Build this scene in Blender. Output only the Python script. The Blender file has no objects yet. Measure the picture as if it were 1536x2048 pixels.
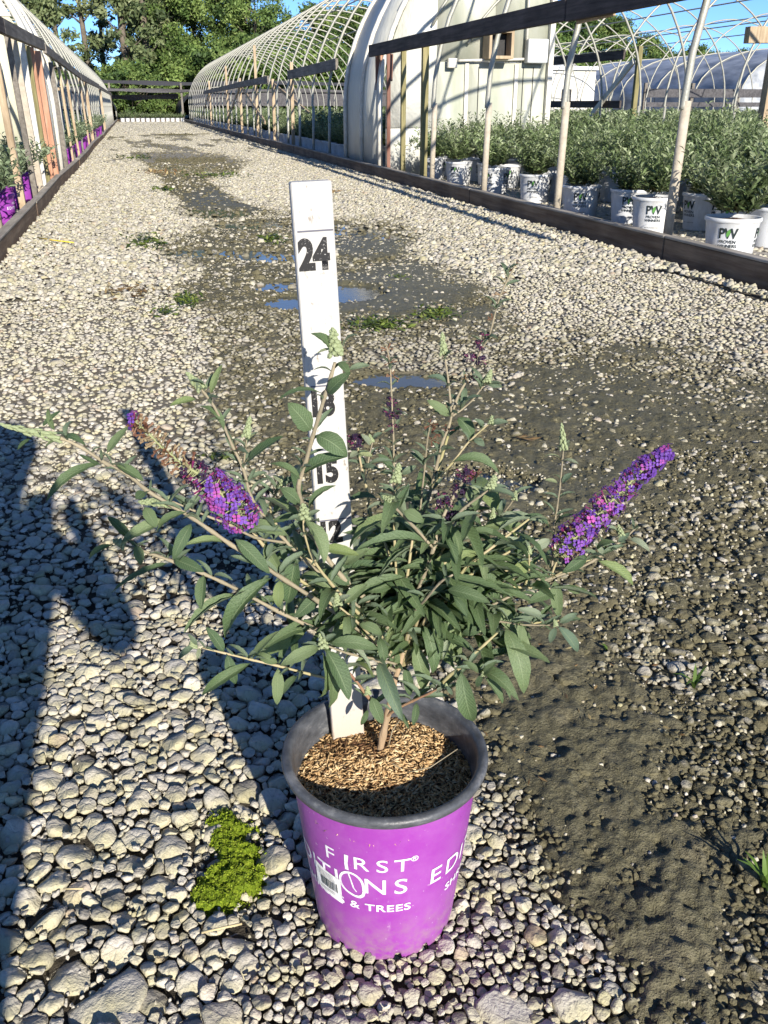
import bpy, bmesh, math, random
import numpy as np
from mathutils import Vector, Matrix, kdtree, noise as mnoise
R = math.radians
rng = np.random.default_rng(7); random.seed(7)
# ---------------------------------------------------------------- camera
F_, CX, CY, HZ, VX, H = 1800., 768., 1024., 212., 261., 0.90     # photo pixels: focal length, centre, horizon, road vanishing point
pit = math.atan((CY-HZ)/F_)
yaw = math.atan((CX-VX)/(F_*math.cos(pit)+(CY-HZ)*math.sin(pit)))
sc = bpy.context.scene; COL = sc.collection
cd = bpy.data.cameras.new('camera'); cam = bpy.data.objects.new('camera', cd); COL.objects.link(cam)
cd.sensor_fit = 'VERTICAL'; cd.sensor_height = 24; cd.lens = 24*F_/2048
cd.clip_start = .02; cd.clip_end = 2000
cam.location = (0, 0, H); cam.rotation_euler = (math.pi/2-pit, 0, -yaw)
sc.camera = cam
sc.view_settings.view_transform = 'Standard'; sc.view_settings.look = 'None'
sc.view_settings.exposure = 0.70; sc.view_settings.gamma = 1
try: sc.view_settings.use_curve_mapping = False
except Exception: pass
SUN_EL, SUN_AZ = 22.0, -7.5            # shadows run towards +Y, a little to -X
w = bpy.data.worlds.new("World"); sc.world = w; w.use_nodes = True
nt = w.node_tree; bg = nt.nodes['Background']; sky = nt.nodes.new('ShaderNodeTexSky')
sky.sky_type = 'NISHITA'; sky.sun_disc = False
sky.sun_elevation = R(SUN_EL)
sd = Vector((math.sin(R(SUN_AZ)), math.cos(R(SUN_AZ)), 0))*-math.cos(R(SUN_EL)) + Vector((0, 0, math.sin(R(SUN_EL))))   # towards the sun
sky.sun_rotation = math.atan2(sd.x, sd.y)
sky.air_density = 1.0; sky.dust_density = 0.0; sky.ozone_density = 6.0; sky.altitude = 5000
nt.links.new(sky.outputs[0], bg.inputs[0]); bg.inputs[1].default_value = .115
sl = bpy.data.lights.new('sun', 'SUN'); sl.energy = 5.0; sl.angle = R(.5); sl.color = (1, .93, .82)
so = bpy.data.objects.new('sun', sl); COL.objects.link(so); so.rotation_euler = sd.to_track_quat('Z', 'Y').to_euler()

# ---------------------------------------------------------------- photo pixel <-> place in the world
cp, sp, cy_, sy_ = math.cos(pit), math.sin(pit), math.cos(yaw), math.sin(yaw)
C0 = np.array([0, 0, H])
def ray(px, py):
    x = (px-CX)/F_; y = -(py-CY)/F_
    f = cp+y*sp; u = -sp+y*cp
    return np.array([x*cy_+f*sy_, -x*sy_+f*cy_, u])
def G(px, py, z=0.): d = ray(px, py); return C0+d*((z-H)/d[2])
def AtY(px, py, Y): d = ray(px, py); return C0+d*(Y/d[1])
def AtX(px, py, X): d = ray(px, py); return C0+d*(X/d[0])
def AtD(px, py, D): d = ray(px, py); return C0+d*(D/(d[0]*sy_+d[1]*cy_))    # D metres along the view heading
def proj(X, Y, Z):
    x = X*cy_-Y*sy_; f = X*sy_+Y*cy_; v = Z-H
    zf = np.maximum(f*cp-v*sp, 1e-3); yu = f*sp+v*cp
    return CX+F_*x/zf, CY-F_*yu/zf, f*cp-v*sp

# ---------------------------------------------------------------- helpers
def tag(o, label=None, cat=None, group=None, kind=None):
    if label: o['label'] = label
    if cat: o['category'] = cat
    if group: o['group'] = group
    if kind: o['kind'] = kind
    return o
def link(o, parent=None):
    COL.objects.link(o)
    if parent is not None: o.parent = parent
    return o
def empty(name, loc=(0, 0, 0), rz=0, **k):
    o = bpy.data.objects.new(name, None); link(o); o.location = loc; o.rotation_euler = (0, 0, rz); o.empty_display_size = .05
    return tag(o, **k)
def npmesh(name, V, Fs, mat=None, smooth=False, attrs=None, uv=None):
    """Fs: list of int arrays (n,k)"""
    me = bpy.data.meshes.new(name); V = np.asarray(V, dtype=np.float32)
    me.vertices.add(len(V)); me.vertices.foreach_set('co', V.ravel())
    Fs = [np.asarray(f, dtype=np.int32) for f in Fs if len(f)]
    lv = np.concatenate([f.ravel() for f in Fs]); ln = np.concatenate([np.full(len(f), f.shape[1], np.int32) for f in Fs])
    ls = np.concatenate([[0], np.cumsum(ln)[:-1]]).astype(np.int32)
    me.loops.add(len(lv)); me.loops.foreach_set('vertex_index', lv)
    me.polygons.add(len(ln)); me.polygons.foreach_set('loop_start', ls); me.polygons.foreach_set('loop_total', ln)
    me.update(calc_edges=True)
    if smooth: me.polygons.foreach_set('use_smooth', np.ones(len(ln), bool))
    for k, a in (attrs or {}).items():
        at = me.attributes.new(k, 'FLOAT', 'POINT'); at.data.foreach_set('value', np.asarray(a, dtype=np.float32))
    if uv is not None:
        l = me.uv_layers.new(name='UVMap'); l.data.foreach_set('uv', np.asarray(uv, np.float32)[lv].ravel())
    if mat: me.materials.append(mat)
    return me
def npobj(name, V, Fs, mat, parent=None, **k):
    return link(bpy.data.objects.new(name, npmesh(name, V, Fs, mat, **k)), parent)
class MB:
    def __init__(s): s.bm = bmesh.new()
    def box(s, c, size, rot=None, bev=0):
        m = Matrix.Translation(c) @ (rot if rot is not None else Matrix.Identity(4)) @ Matrix.Diagonal((*size, 1))
        r = bmesh.ops.create_cube(s.bm, size=1, matrix=m)
        if bev:
            es = list({e for v in r['verts'] for e in v.link_edges})
            bmesh.ops.bevel(s.bm, geom=es, offset=bev, segments=1, affect='EDGES')
        return s
    def bar(s, a, b, wx, wy, bev=0, up=(0, 0, 1)):
        a, b = Vector(a), Vector(b); d = b-a; L = d.length; z = d.normalized(); u = Vector(up)
        if abs(z.dot(u)) > .98: u = Vector((0, 1, 0))
        x = u.cross(z).normalized(); y = z.cross(x)
        rot = Matrix((x, y, z)).transposed().to_4x4()
        return s.box((a+b)/2, (wx, wy, L), rot, bev)
    def tube(s, pts, r, n=8, cap=True):
        pts = [Vector(p) for p in pts]; rs = r if hasattr(r, '__len__') else [r]*len(pts); prev = None; ref = None
        for i, p in enumerate(pts):
            t = (pts[min(i+1, len(pts)-1)]-pts[max(i-1, 0)]).normalized()
            if ref is None: ref = t.orthogonal().normalized()
            ref = (ref-t*ref.dot(t)).normalized(); b = t.cross(ref)
            ring = [s.bm.verts.new(p+(ref*math.cos(2*math.pi*k/n)+b*math.sin(2*math.pi*k/n))*rs[i]) for k in range(n)]
            if prev:
                for k in range(n): f = s.bm.faces.new((prev[k], prev[(k+1) % n], ring[(k+1) % n], ring[k])); f.smooth = True
            elif cap: s.bm.faces.new(ring[::-1])
            prev = ring
        if cap: s.bm.faces.new(prev)
        return s
    def lathe(s, prof, n=64, c=(0, 0)):
        prev = None
        for (r, z) in prof:
            ring = [s.bm.verts.new((c[0]+r*math.cos(2*math.pi*k/n), c[1]+r*math.sin(2*math.pi*k/n), z)) for k in range(n)]
            if prev:
                for k in range(n): f = s.bm.faces.new((prev[k], prev[(k+1) % n], ring[(k+1) % n], ring[k])); f.smooth = True
            prev = ring
        return s
    def mesh(s, name, mat):
        me = bpy.data.meshes.new(name); bmesh.ops.recalc_face_normals(s.bm, faces=s.bm.faces); s.bm.to_mesh(me); s.bm.free()
        if mat: me.materials.append(mat)
        return me
    def build(s, name, mat, parent=None): return link(bpy.data.objects.new(name, s.mesh(name, mat)), parent)
def inst(name, me, parent=None, loc=(0, 0, 0), rot=(0, 0, 0), sc_=(1, 1, 1)):
    o = link(bpy.data.objects.new(name, me), parent); o.location = loc; o.rotation_euler = rot
    o.scale = sc_ if hasattr(sc_, '__len__') else (sc_,)*3
    return o

# ---------------------------------------------------------------- materials
def mat(name, col, rough=.7, spec=.3, metal=0):
    m = bpy.data.materials.new(name); m.use_nodes = True; b = m.node_tree.nodes['Principled BSDF']
    b.inputs['Base Color'].default_value = (*col, 1); b.inputs['Roughness'].default_value = rough
    b.inputs['Specular IOR Level'].default_value = spec; b.inputs['Metallic'].default_value = metal
    return m
class N:
    def __init__(s, m): s.t = m.node_tree; s.b = s.t.nodes['Principled BSDF']
    def n(s, typ, **k):
        x = s.t.nodes.new('ShaderNode'+typ)
        for a, v in k.items(): setattr(x, a, v)
        return x
    def l(s, a, b): s.t.links.new(a, b)
    def co(s, kind='Object', scale=(1, 1, 1)):
        tc = s.n('TexCoord'); mp = s.n('Mapping'); mp.inputs['Scale'].default_value = scale; s.l(tc.outputs[kind], mp.inputs[0]); return mp.outputs[0]
    def noise(s, co, scale, det=4, rough=.6):
        x = s.n('TexNoise'); x.inputs['Scale'].default_value = scale; x.inputs['Detail'].default_value = det; x.inputs['Roughness'].default_value = rough
        if co is not None: s.l(co, x.inputs['Vector'])
        return x.outputs['Fac']
    def ramp(s, fac, stops):
        r = s.n('ValToRGB'); s.l(fac, r.inputs[0]); e = r.color_ramp.elements
        while len(e) < len(stops): e.new(.5)
        for i, (p, c) in enumerate(stops):
            e[i].position = p; e[i].color = (*c, 1) if hasattr(c, '__len__') else (c, c, c, 1)
        return r.outputs[0]
    def mix(s, fac, a, b, mode='MIX'):
        x = s.n('Mix', data_type='RGBA', blend_type=mode)
        for sock, v in ((x.inputs[0], fac), (x.inputs[6], a), (x.inputs[7], b)):
            if hasattr(v, 'is_linked') or hasattr(v, 'links'): s.l(v, sock)
            elif hasattr(v, '__len__'): sock.default_value = (*v, 1)
            else: sock.default_value = v
        return x.outputs[2]
    def math(s, op, a, b=None, clamp=False):
        x = s.n('Math', operation=op, use_clamp=clamp)
        for i, v in enumerate((a, b)):
            if v is None: continue
            if hasattr(v, 'links'): s.l(v, x.inputs[i])
            else: x.inputs[i].default_value = v
        return x.outputs[0]
    def attr(s, name): x = s.n('Attribute'); x.attribute_name = name; return x.outputs['Fac']
    def rand(s): return s.n('ObjectInfo').outputs['Random']
    def bump(s, h, dist, st=1.):
        x = s.n('Bump'); x.inputs['Strength'].default_value = st; x.inputs['Distance'].default_value = dist; s.l(h, x.inputs['Height']); s.l(x.outputs[0], s.b.inputs['Normal'])
    def col(s, c): s.l(c, s.b.inputs['Base Color'])
def noisy(name, c1, c2, scale=8, rough=.75, spec=.25, stretch=(1, 1, 1), bump=.002, metal=0, rnd=.0):
    m = mat(name, c1, rough, spec, metal); q = N(m); co = q.co('Object', stretch)
    f = q.noise(co, scale, 6); c = q.ramp(f, [(.3, c1), (.7, c2)])
    if rnd:
        v = q.ramp(q.rand(), [(0, 1-rnd), (1, 1+rnd)]); c = q.mix(1., c, v, 'MULTIPLY')
    q.col(c); q.bump(q.noise(co, scale*4, 4), bump); return m

def wood(name, c1, c2, rough=.8, axis=1, scale=9):
    st = [1, 1, 1]; st[axis] = .06
    m = mat(name, c1, rough, .2); q = N(m); co = q.co('Object', st)
    f = q.noise(co, scale*3, 8, .7); g = q.noise(q.co('Object', (1, 1, 1)), 2.5, 3)
    c = q.ramp(f, [(.32, c1), (.62, c2)]); c = q.mix(q.ramp(g, [(.35, 0.), (.75, .55)]), c, tuple(x*.45 for x in c1)); q.col(c)
    q.bump(f, .004); return m

def stone_mat():
    m = mat('limestone gravel', (.5, .46, .4), .85, .15); q = N(m)
    v = q.attr('var'); silt = q.attr('silt'); dark = q.attr('damp')
    co = q.co('Object')
    base = q.ramp(v, [(0, (.20, .19, .175)), (.14, (.38, .35, .30)), (.38, (.52, .485, .41)), (.58, (.44, .42, .385)), (.78, (.58, .54, .46)), (.93, (.66, .62, .54)), (1, (.38, .28, .2))])
    n1 = q.noise(co, 38, 6, .65); base = q.mix(q.ramp(n1, [(.3, 0.), (.75, .5)]), base, (.42, .38, .29))
    n2 = q.noise(co, 16, 3, .5); base = q.mix(q.ramp(n2, [(.42, 0.), (.72, .6)]), base, (.50, .46, .22))       # algae tint
    n3 = q.noise(co, 190, 3); base = q.mix(q.ramp(n3, [(.57, 0.), (.74, .45)]), base, (.2, .18, .14))
    base = q.mix(dark, base, (.085, .078, .05))
    sc_ = q.ramp(q.noise(co, 60, 4), [(.3, (.10, .09, .052)), (.7, (.18, .16, .095))])
    q.col(q.mix(silt, base, sc_)); q.bump(q.math('ADD', n1, q.math('MULTIPLY', n3, .5)), .006, 1.)
    return m
M = {}
M['stone'] = stone_mat()
def ground_mat():
    m = mat('gravel yard ground', (.1, .09, .06), .8, .3); q = N(m); co = q.co('Object')
    mud, wet, far = q.attr('mud'), q.attr('wet'), q.attr('far')
    n1 = q.noise(co, 9, 6, .65); n2 = q.noise(co, 90, 5, .6); n3 = q.noise(co, 420, 3)
    under = q.ramp(n2, [(.3, (.03, .025, .018)), (.75, (.10, .085, .062))]); cd_ = q.n('CameraData') if False else None; under = q.mix(q.attr('midfield'), under, q.ramp(n2, [(.3, (.12, .105, .08)), (.7, (.27, .24, .19))]))  # ground in the gaps turns paler with distance from the camera
    silt = q.ramp(n1, [(.3, (.10, .092, .052)), (.5, (.145, .132, .076)), (.72, (.21, .185, .115))])
    silt = q.mix(q.ramp(n2, [(.35, .5), (.6, 0.)]), silt, (.06, .055, .034))
    silt = q.mix(q.ramp(n3, [(.55, 0.), (.72, .7)]), silt, (.30, .27, .19))
    silt = q.mix(q.math('MULTIPLY', wet, .3), silt, (.085, .09, .058))
    c = q.mix(mud, under, silt)
    # distant gravel, too far to tell stones apart
    v = q.n('TexVoronoi'); q.l(co, v.inputs['Vector']); v.inputs['Scale'].default_value = 24
    vc = q.n('SeparateColor'); q.l(v.outputs['Color'], vc.inputs[0])
    fc = q.ramp(vc.outputs[0], [(0, (.34, .31, .26)), (.5, (.48, .44, .38)), (1, (.60, .55, .47))])
    fc = q.mix(q.ramp(v.outputs['Distance'], [(.5, 0.), (.85, .5)]), fc, (.1, .09, .07))
    fc = q.mix(q.math('MULTIPLY', mud, .6), fc, silt)
    c = q.mix(far, c, fc)
    soil = q.ramp(n1, [(.3, (.07, .085, .03)), (.7, (.16, .15, .07))]); c = q.mix(q.attr('grass'), c, soil)
    q.col(c)
    q.l(q.math('MULTIPLY_ADD', wet, -.42, True), q.b.inputs['Roughness'])
    for n in q.t.nodes:
        if n.type == 'MATH' and n.operation == 'MULTIPLY_ADD': n.inputs[2].default_value = .82
    h = q.math('ADD', q.math('MULTIPLY', n2, 1.), q.math('MULTIPLY', n3, .4))
    h = q.math('MULTIPLY', h, q.math('SUBTRACT', 1., q.math('MULTIPLY', wet, .6)))
    h = q.math('ADD', h, q.math('MULTIPLY', q.math('MULTIPLY', v.outputs['Distance'], -.35), far))
    q.bump(h, .009, 1.); return m
M['ground'] = ground_mat()
m = mat('puddle water', (.10, .10, .075), .07, .5); q = N(m); q.bump(q.noise(q.co('Object', (1, 1, 1)), 30, 2), .0004); q.b.inputs['IOR'].default_value = 1.33; M['water'] = m

# ---------------------------------------------------------------- setting: ground, masks given where the photo shows mud and water
MAIN = [(405, 880), (470, 800), (500, 745), (560, 700), (620, 665), (700, 670), (800, 690), (960, 735), (1060, 690), (1180, 680), (1300, 690), (1420, 715), (1560, 730), (1900, 770), (1900, 2300), (1320, 2300), (1240, 2048), (1225, 1950), (1180, 1880), (1100, 1800), (1050, 1700), (1020, 1620), (985, 1540), (950, 1450), (900, 1340), (850, 1250), (860, 1190), (760, 1130), (660, 1090), (600, 1050), (540, 990), (470, 940)]
UP = [(330, 480), (380, 452), (470, 425), (560, 418), (700, 435), (800, 448), (845, 470), (820, 500), (860, 530), (960, 560), (990, 600), (1000, 650), (900, 660), (760, 655), (640, 640), (560, 640), (470, 630), (380, 610), (355, 560), (400, 540), (330, 510)]
UP2 = [(265, 308), (350, 298), (450, 310), (500, 322), (480, 345), (420, 360), (470, 395), (560, 425), (480, 440), (390, 430), (340, 390), (310, 350)]
UP3 = [(300, 262), (380, 258), (420, 268), (360, 276), (300, 272)]
def psd(px, py, poly):
    P = np.array(poly, float); best = np.full(px.shape, 1e9); inside = np.zeros(px.shape, bool)
    for i in range(len(P)):
        a, b = P[i], P[(i+1) % len(P)]; d = b-a; t = np.clip(((px-a[0])*d[0]+(py-a[1])*d[1])/(d@d), 0, 1)
        best = np.minimum(best, np.hypot(px-a[0]-t*d[0], py-a[1]-t*d[1]))
        c = ((a[1] > py) != (b[1] > py)); xs = a[0]+(py-a[1])*d[0]/(d[1] if abs(d[1]) > 1e-9 else 1e-9); inside ^= (c & (px < xs))
    return np.where(inside, best, -best)
_tab = rng.random((8, 256, 256))
def vnoise(x, y, k=0):
    xi = np.floor(x).astype(int); yi = np.floor(y).astype(int); fx = x-xi; fy = y-yi; fx = fx*fx*(3-2*fx); fy = fy*fy*(3-2*fy)
    T = _tab[k]; g = lambda i, j: T[(xi+i) % 256, (yi+j) % 256]
    return (g(0, 0)*(1-fx)+g(1, 0)*fx)*(1-fy)+(g(0, 1)*(1-fx)+g(1, 1)*fx)*fy
def fbm(x, y, s, k=0, o=4):
    r = 0; a = .5; t = 0
    for i in range(o): r = r+a*vnoise(x*s+17*i, y*s+5*i, (k+i) % 8); t += a; a *= .5; s *= 2.1
    return r/t
sst = lambda x, a, b: (lambda t: t*t*(3-2*t))(np.clip((x-a)/(b-a), 0, 1))
def ell(px, py, L): 
    r = np.zeros(px.shape)
    for (cx, cy, rx, ry, *s) in L: r = np.maximum(r, (s[0] if s else 1)*(1-sst(((px-cx)/rx)**2+((py-cy)/ry)**2, .35, 1.5)))
    return r
DAMPP = [(395, 610), (420, 560), (620, 560), (860, 560), (1010, 600), (1060, 700), (1180, 720), (1000, 760), (560, 770), (450, 800), (400, 880), (380, 780), (430, 700)]
PUD = [(700, 458, 85, 13), (760, 470, 60, 9), (450, 503, 150, 10), (560, 512, 90, 9), (575, 570, 70, 12), (580, 603, 60, 13), (690, 583, 75, 20), (795, 756, 95, 19), (430, 425, 80, 12), (500, 448, 90, 9), (370, 338, 80, 9, .9), (380, 320, 70, 7, .8), (1020, 965, 60, 22, .75), (620, 788, 40, 10, .8), (950, 950, 80, 20, .6), (350, 266, 40, 4)]
CLEAR = [(845, 712, 150, 30, .8), (960, 1160, 190, 45, .75), (780, 1120, 120, 40, .8), (1400, 1330, 210, 200, .42), (1330, 1080, 200, 90, .25), (1460, 1520, 120, 130, .33), (1430, 800, 150, 60, .2), (520, 900, 60, 60, .2), (740, 640, 60, 20, .3), (1480, 1900, 120, 130, .3)]
SMOOTH = [(740, 590, 170, 50), (850, 560, 140, 40), (1200, 800, 330, 80, .55), (1100, 950, 250, 80, .6), (740, 490, 90, 25), (960, 640, 90, 30, .8), (450, 410, 90, 40, .8), (1330, 690, 120, 30, .6)]
def masks(X, Y):
    px, py, dep = proj(X, Y, np.zeros_like(X)); ok = dep > .3
    nz = fbm(X, Y, 5., 1)-.5; nf = fbm(X, Y, 26., 3)-.5; amp = 900/np.maximum(dep, .5)
    py2 = py+nz*amp*.06/np.maximum(dep, .8)**.5; px2 = px+(fbm(X, Y, 4., 5)-.5)*amp*.25
    sdv = np.maximum.reduce([psd(px2, py2, MAIN)/80, psd(px2, py2, UP)/26, psd(px2, py2, UP2)/12, psd(px2, py2, UP3)/6])
    mud = sst(sdv+nf*1.6+nz*1.4, -.7, 1.0)
    clr = ell(px2, py2, CLEAR); dp = sst(psd(px2, py2, DAMPP)/30+nf*2.2+nz*1.5, -.6, 1.); mud = np.maximum(mud, dp*np.clip(.62+nf*1.6, 0, 1))
    mud = mud*(1-clr*np.clip(.75+nf*2.2+nz, 0, 1.3)); mud = np.clip(mud, 0, 1)
    pud = ell(px+(px2-px)*1.3, py2+nz*amp*.03, PUD)*ok; pud = np.clip(pud+(nf*1.1+nz*1.2)*(pud > .02)*sst(pud, 0, .4), 0, 1); smooth = ell(px2, py2, SMOOTH)*ok
    streak = sst(fbm(X*1.2, Y*.22, 2.2, 6)+.13*np.exp(-((X-1.0)/.9)**2), .60, .70)*sst(Y, 15, 19)*(np.abs(X-1.1) < 1.9)
    mud = np.maximum(mud*ok, streak*.8)
    damp = np.clip(dp*.35+sst(sdv, -.9, .1)*.35, 0, 1)*ok
    mud = mud*(1-pud*.0)
    return mud, pud, smooth, damp, px, py, dep
XL, XR = -.88, 3.13
# --- stone seeds
def meanr(px, py, n):
    r = np.full(px.shape, .0086)
    r = np.where((px < 560) & (py > 1380), .0088, r)
    fine = ((px > 950) & (py > 1450)) | ((px > 470+(2048-py)*.25) & (py > 1780)) | ((px > 380) & (py > 1000) & (py < 1500) & (px < 700) & (rng.random(px.shape) < .35))
    return np.where(fine, .0054, r)*np.exp(.33*n)
def seeds():
    A = []
    # candidates uniform over the near visible wedge
    n = 90000; X = rng.uniform(-1.0, 3.0, n); Y = rng.uniform(.15, 4.9, n)
    X = np.concatenate([X, rng.uniform(-.6, 1.0, 130000)]); Y = np.concatenate([Y, rng.uniform(.45, 1.6, 130000)]); n = len(X)
    px, py, dep = proj(X, Y, np.zeros(n)); k = (px > -260) & (px < 1800) & (py < 2500) & (dep > .2) & (X > XL) & (X < XR); X, Y, px, py = X[k], Y[k], px[k], py[k]
    r = meanr(px, py, rng.standard_normal(len(X)))
    big = rng.random(len(X)) < .006; r = np.where(big, r*1.7, r); r = np.clip(r, .0045, .0235)
    X = np.concatenate([[G(212, 1985)[0], G(150, 1700)[0], G(1010, 2040)[0]], X]); Y = np.concatenate([[G(212, 1985)[1], G(150, 1700)[1], G(1010, 2040)[1]], Y]); r = np.concatenate([[.046, .026, .036], r])
    # large first inside each pass
    o = np.argsort(-r+rng.normal(0, .0045, len(r))); o = np.concatenate([[0, 1, 2], o[~np.isin(o, [0, 1, 2])]])
    cs = .022; grid = {}; keep = []
    Xl, Yl, rl = X.tolist(), Y.tolist(), r.tolist()
    for i in o.tolist():
        x, y, ri = Xl[i], Yl[i], rl[i]; gx, gy = int(x//cs), int(y//cs); ok = True; w_ = 4 if ri > .030 else 2
        for a in range(gx-w_, gx+w_+1):
            for b in range(gy-w_, gy+w_+1):
                for j in grid.get((a, b), ()):
                    d = .80*(ri+rl[j])
                    if (x-Xl[j])**2+(y-Yl[j])**2 < d*d: ok = False; break
                if not ok: break
            if not ok: break
        if ok: grid.setdefault((gx, gy), []).append(i); keep.append(i)
        if len(keep) > 50000: break
    return X[keep], Y[keep], r[keep]
SX, SY, SR = seeds(); NS = len(SX)
kd = kdtree.KDTree(NS)
for i in range(NS): kd.insert((SX[i], SY[i], 0), i)
kd.balance()
mudS, pudS, smS, dampS, spx, spy, sdep = masks(SX, SY)
macro = lambda X, Y: (fbm(X, Y, .9, 2)-.5)*.02*np.clip(np.hypot(X, Y)/4, .2, 1)*0
SZ = rng.normal(0, .0028, NS)-.030*pudS
SH = SR*rng.uniform(.5, .9, NS); SZ = SZ-.011*((np.abs(spx-462) < 75) & (np.abs(spy-1718) < 110))          # half height
KN = 14; NB = np.zeros((NS, KN), int); ND = np.zeros((NS, KN))
for i in range(NS):
    f = kd.find_n((SX[i], SY[i], 0), KN+1)[1:]
    for j, (c, ix, d) in enumerate(f): NB[i, j] = ix; ND[i, j] = d
phi = np.arctan2(SY[NB]-SY[:, None], SX[NB]-SX[:, None])
dist = np.maximum(ND/2+(SR[:, None]**2-SR[NB]**2)/(2*ND), .25*SR[:, None])
# random fracture faces make each stone angular
phi = np.concatenate([phi, rng.uniform(-math.pi, math.pi, (NS, 3))], 1); dist = np.concatenate([dist, SR[:, None]*rng.uniform(.82, 1.6, (NS, 3))], 1)
silt_lvl = -.014+.0200*mudS+.010*(fbm(SX, SY, 9, 4)-.5)*(mudS > .05)+.004*smS*mudS+.007*mudS*ell(spx, spy, [(1130, 1480, 200, 230), (1290, 1850, 170, 230), (1060, 1330, 150, 100), (1200, 1750, 140, 130)])
MOSS = (465, 1720)
def build_stones(idx, K, prof):
    """star shaped cells of a power diagram, faceted on top; returns verts (n,K*rings+2,3)"""
    n = len(idx); th = rng.uniform(0, 6.28, (n, 1))+np.arange(K)*2*math.pi/K+rng.normal(0, .5/K, (n, K))
    cs = np.cos(th[:, :, None]-phi[idx][:, None, :]); d = dist[idx][:, None, :]; P = 24.
    inv = (np.maximum(cs, 0)/d)**P
    cap = (1/(SR[idx]*1.6))[:, None]**P
    r = (inv.sum(2)+cap)**(-1/P); r = r*(1.06-np.clip(.0010/SR[idx], 0, .16))[:, None]*rng.uniform(.93, 1.0, (n, K))
    h = SH[idx][:, None]; ux, uy = np.cos(th), np.sin(th); rings = []
    na = rng.uniform(0, 6.28, (n, 4)); ns = rng.uniform(.2, 1.25, (n, 4)); nc = rng.uniform(.5, 1.05, (n, 4))
    tilt = rng.normal(0, .12, (n, 2))
    for (fr, fz) in prof:
        x, y = ux*fr, uy*fr; jit = 1+rng.normal(0, .035, (n, K)); z = np.full((n, K), fz)*(1+rng.normal(0, .06, (n, K)))
        if fz > 0:
            zc = np.min(np.stack([nc[:, [q]]*(1+.25*(q % 2))-ns[:, [q]]*(x*np.cos(na[:, [q]])+y*np.sin(na[:, [q]])) for q in range(4)]), 0); z = np.minimum(z, zc)
        X = r*x*jit; Y = r*y*jit; rings.append(np.stack([SX[idx][:, None]+X, SY[idx][:, None]+Y, SZ[idx][:, None]+h*(z-.55)+tilt[:, [0]]*X+tilt[:, [1]]*Y], 2))
    top = np.stack([SX[idx], SY[idx], SZ[idx]+SH[idx]*(np.minimum(1.02, nc.min(1)*1.0)-.55)], 1)[:, None]
    V = np.concatenate(rings+[top], 1); NR = len(prof); m_ = K*NR+1; k = np.arange(K); k2 = (k+1) % K; Q = []
    for a in range(NR-1): Q.append(np.stack([a*K+k, a*K+k2, (a+1)*K+k2, (a+1)*K+k], 1))
    Q = np.concatenate(Q); T = np.stack([(NR-1)*K+k, (NR-1)*K+k2, np.full(K, NR*K)], 1)
    return V, Q, T, m_
def stone_attrs(idx, V):
    m_ = V.shape[1]; v = np.repeat(VAR[idx], m_); z = V[:, :, 2]
    s = np.clip((silt_lvl[idx][:, None]+.0052-z)/.005, 0, 1)*np.clip(mudS[idx]*1.6, 0, 1)[:, None]
    s = np.clip(s+np.clip(mudS[idx]-.55, 0, 1)[:, None]*1.0*(VAR2[idx][:, None] < .62), 0, 1)
    return {'var': v, 'silt': s.ravel(), 'damp': np.repeat(np.clip(dampS[idx]*.5+pudS[idx]*.5, 0, .7), m_)}
VAR = rng.random(NS); VAR2 = rng.random(NS)
vis = (spx > -60) & (spx < 1600) & (spy < 2120)
PROF_H = [(.78, -.6), (1., .0), (.975, .48), (.87, .80), (.55, .96), (.27, 1.)]
PROF_M = [(.8, -.5), (1., .1), (.84, .68), (.45, .96)]
ground = None
def stone_objs(idx, K, prof): 
    V, Q, T, m_ = build_stones(idx, K, prof); A = stone_attrs(idx, V); return V, Q, T, m_, A
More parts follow.
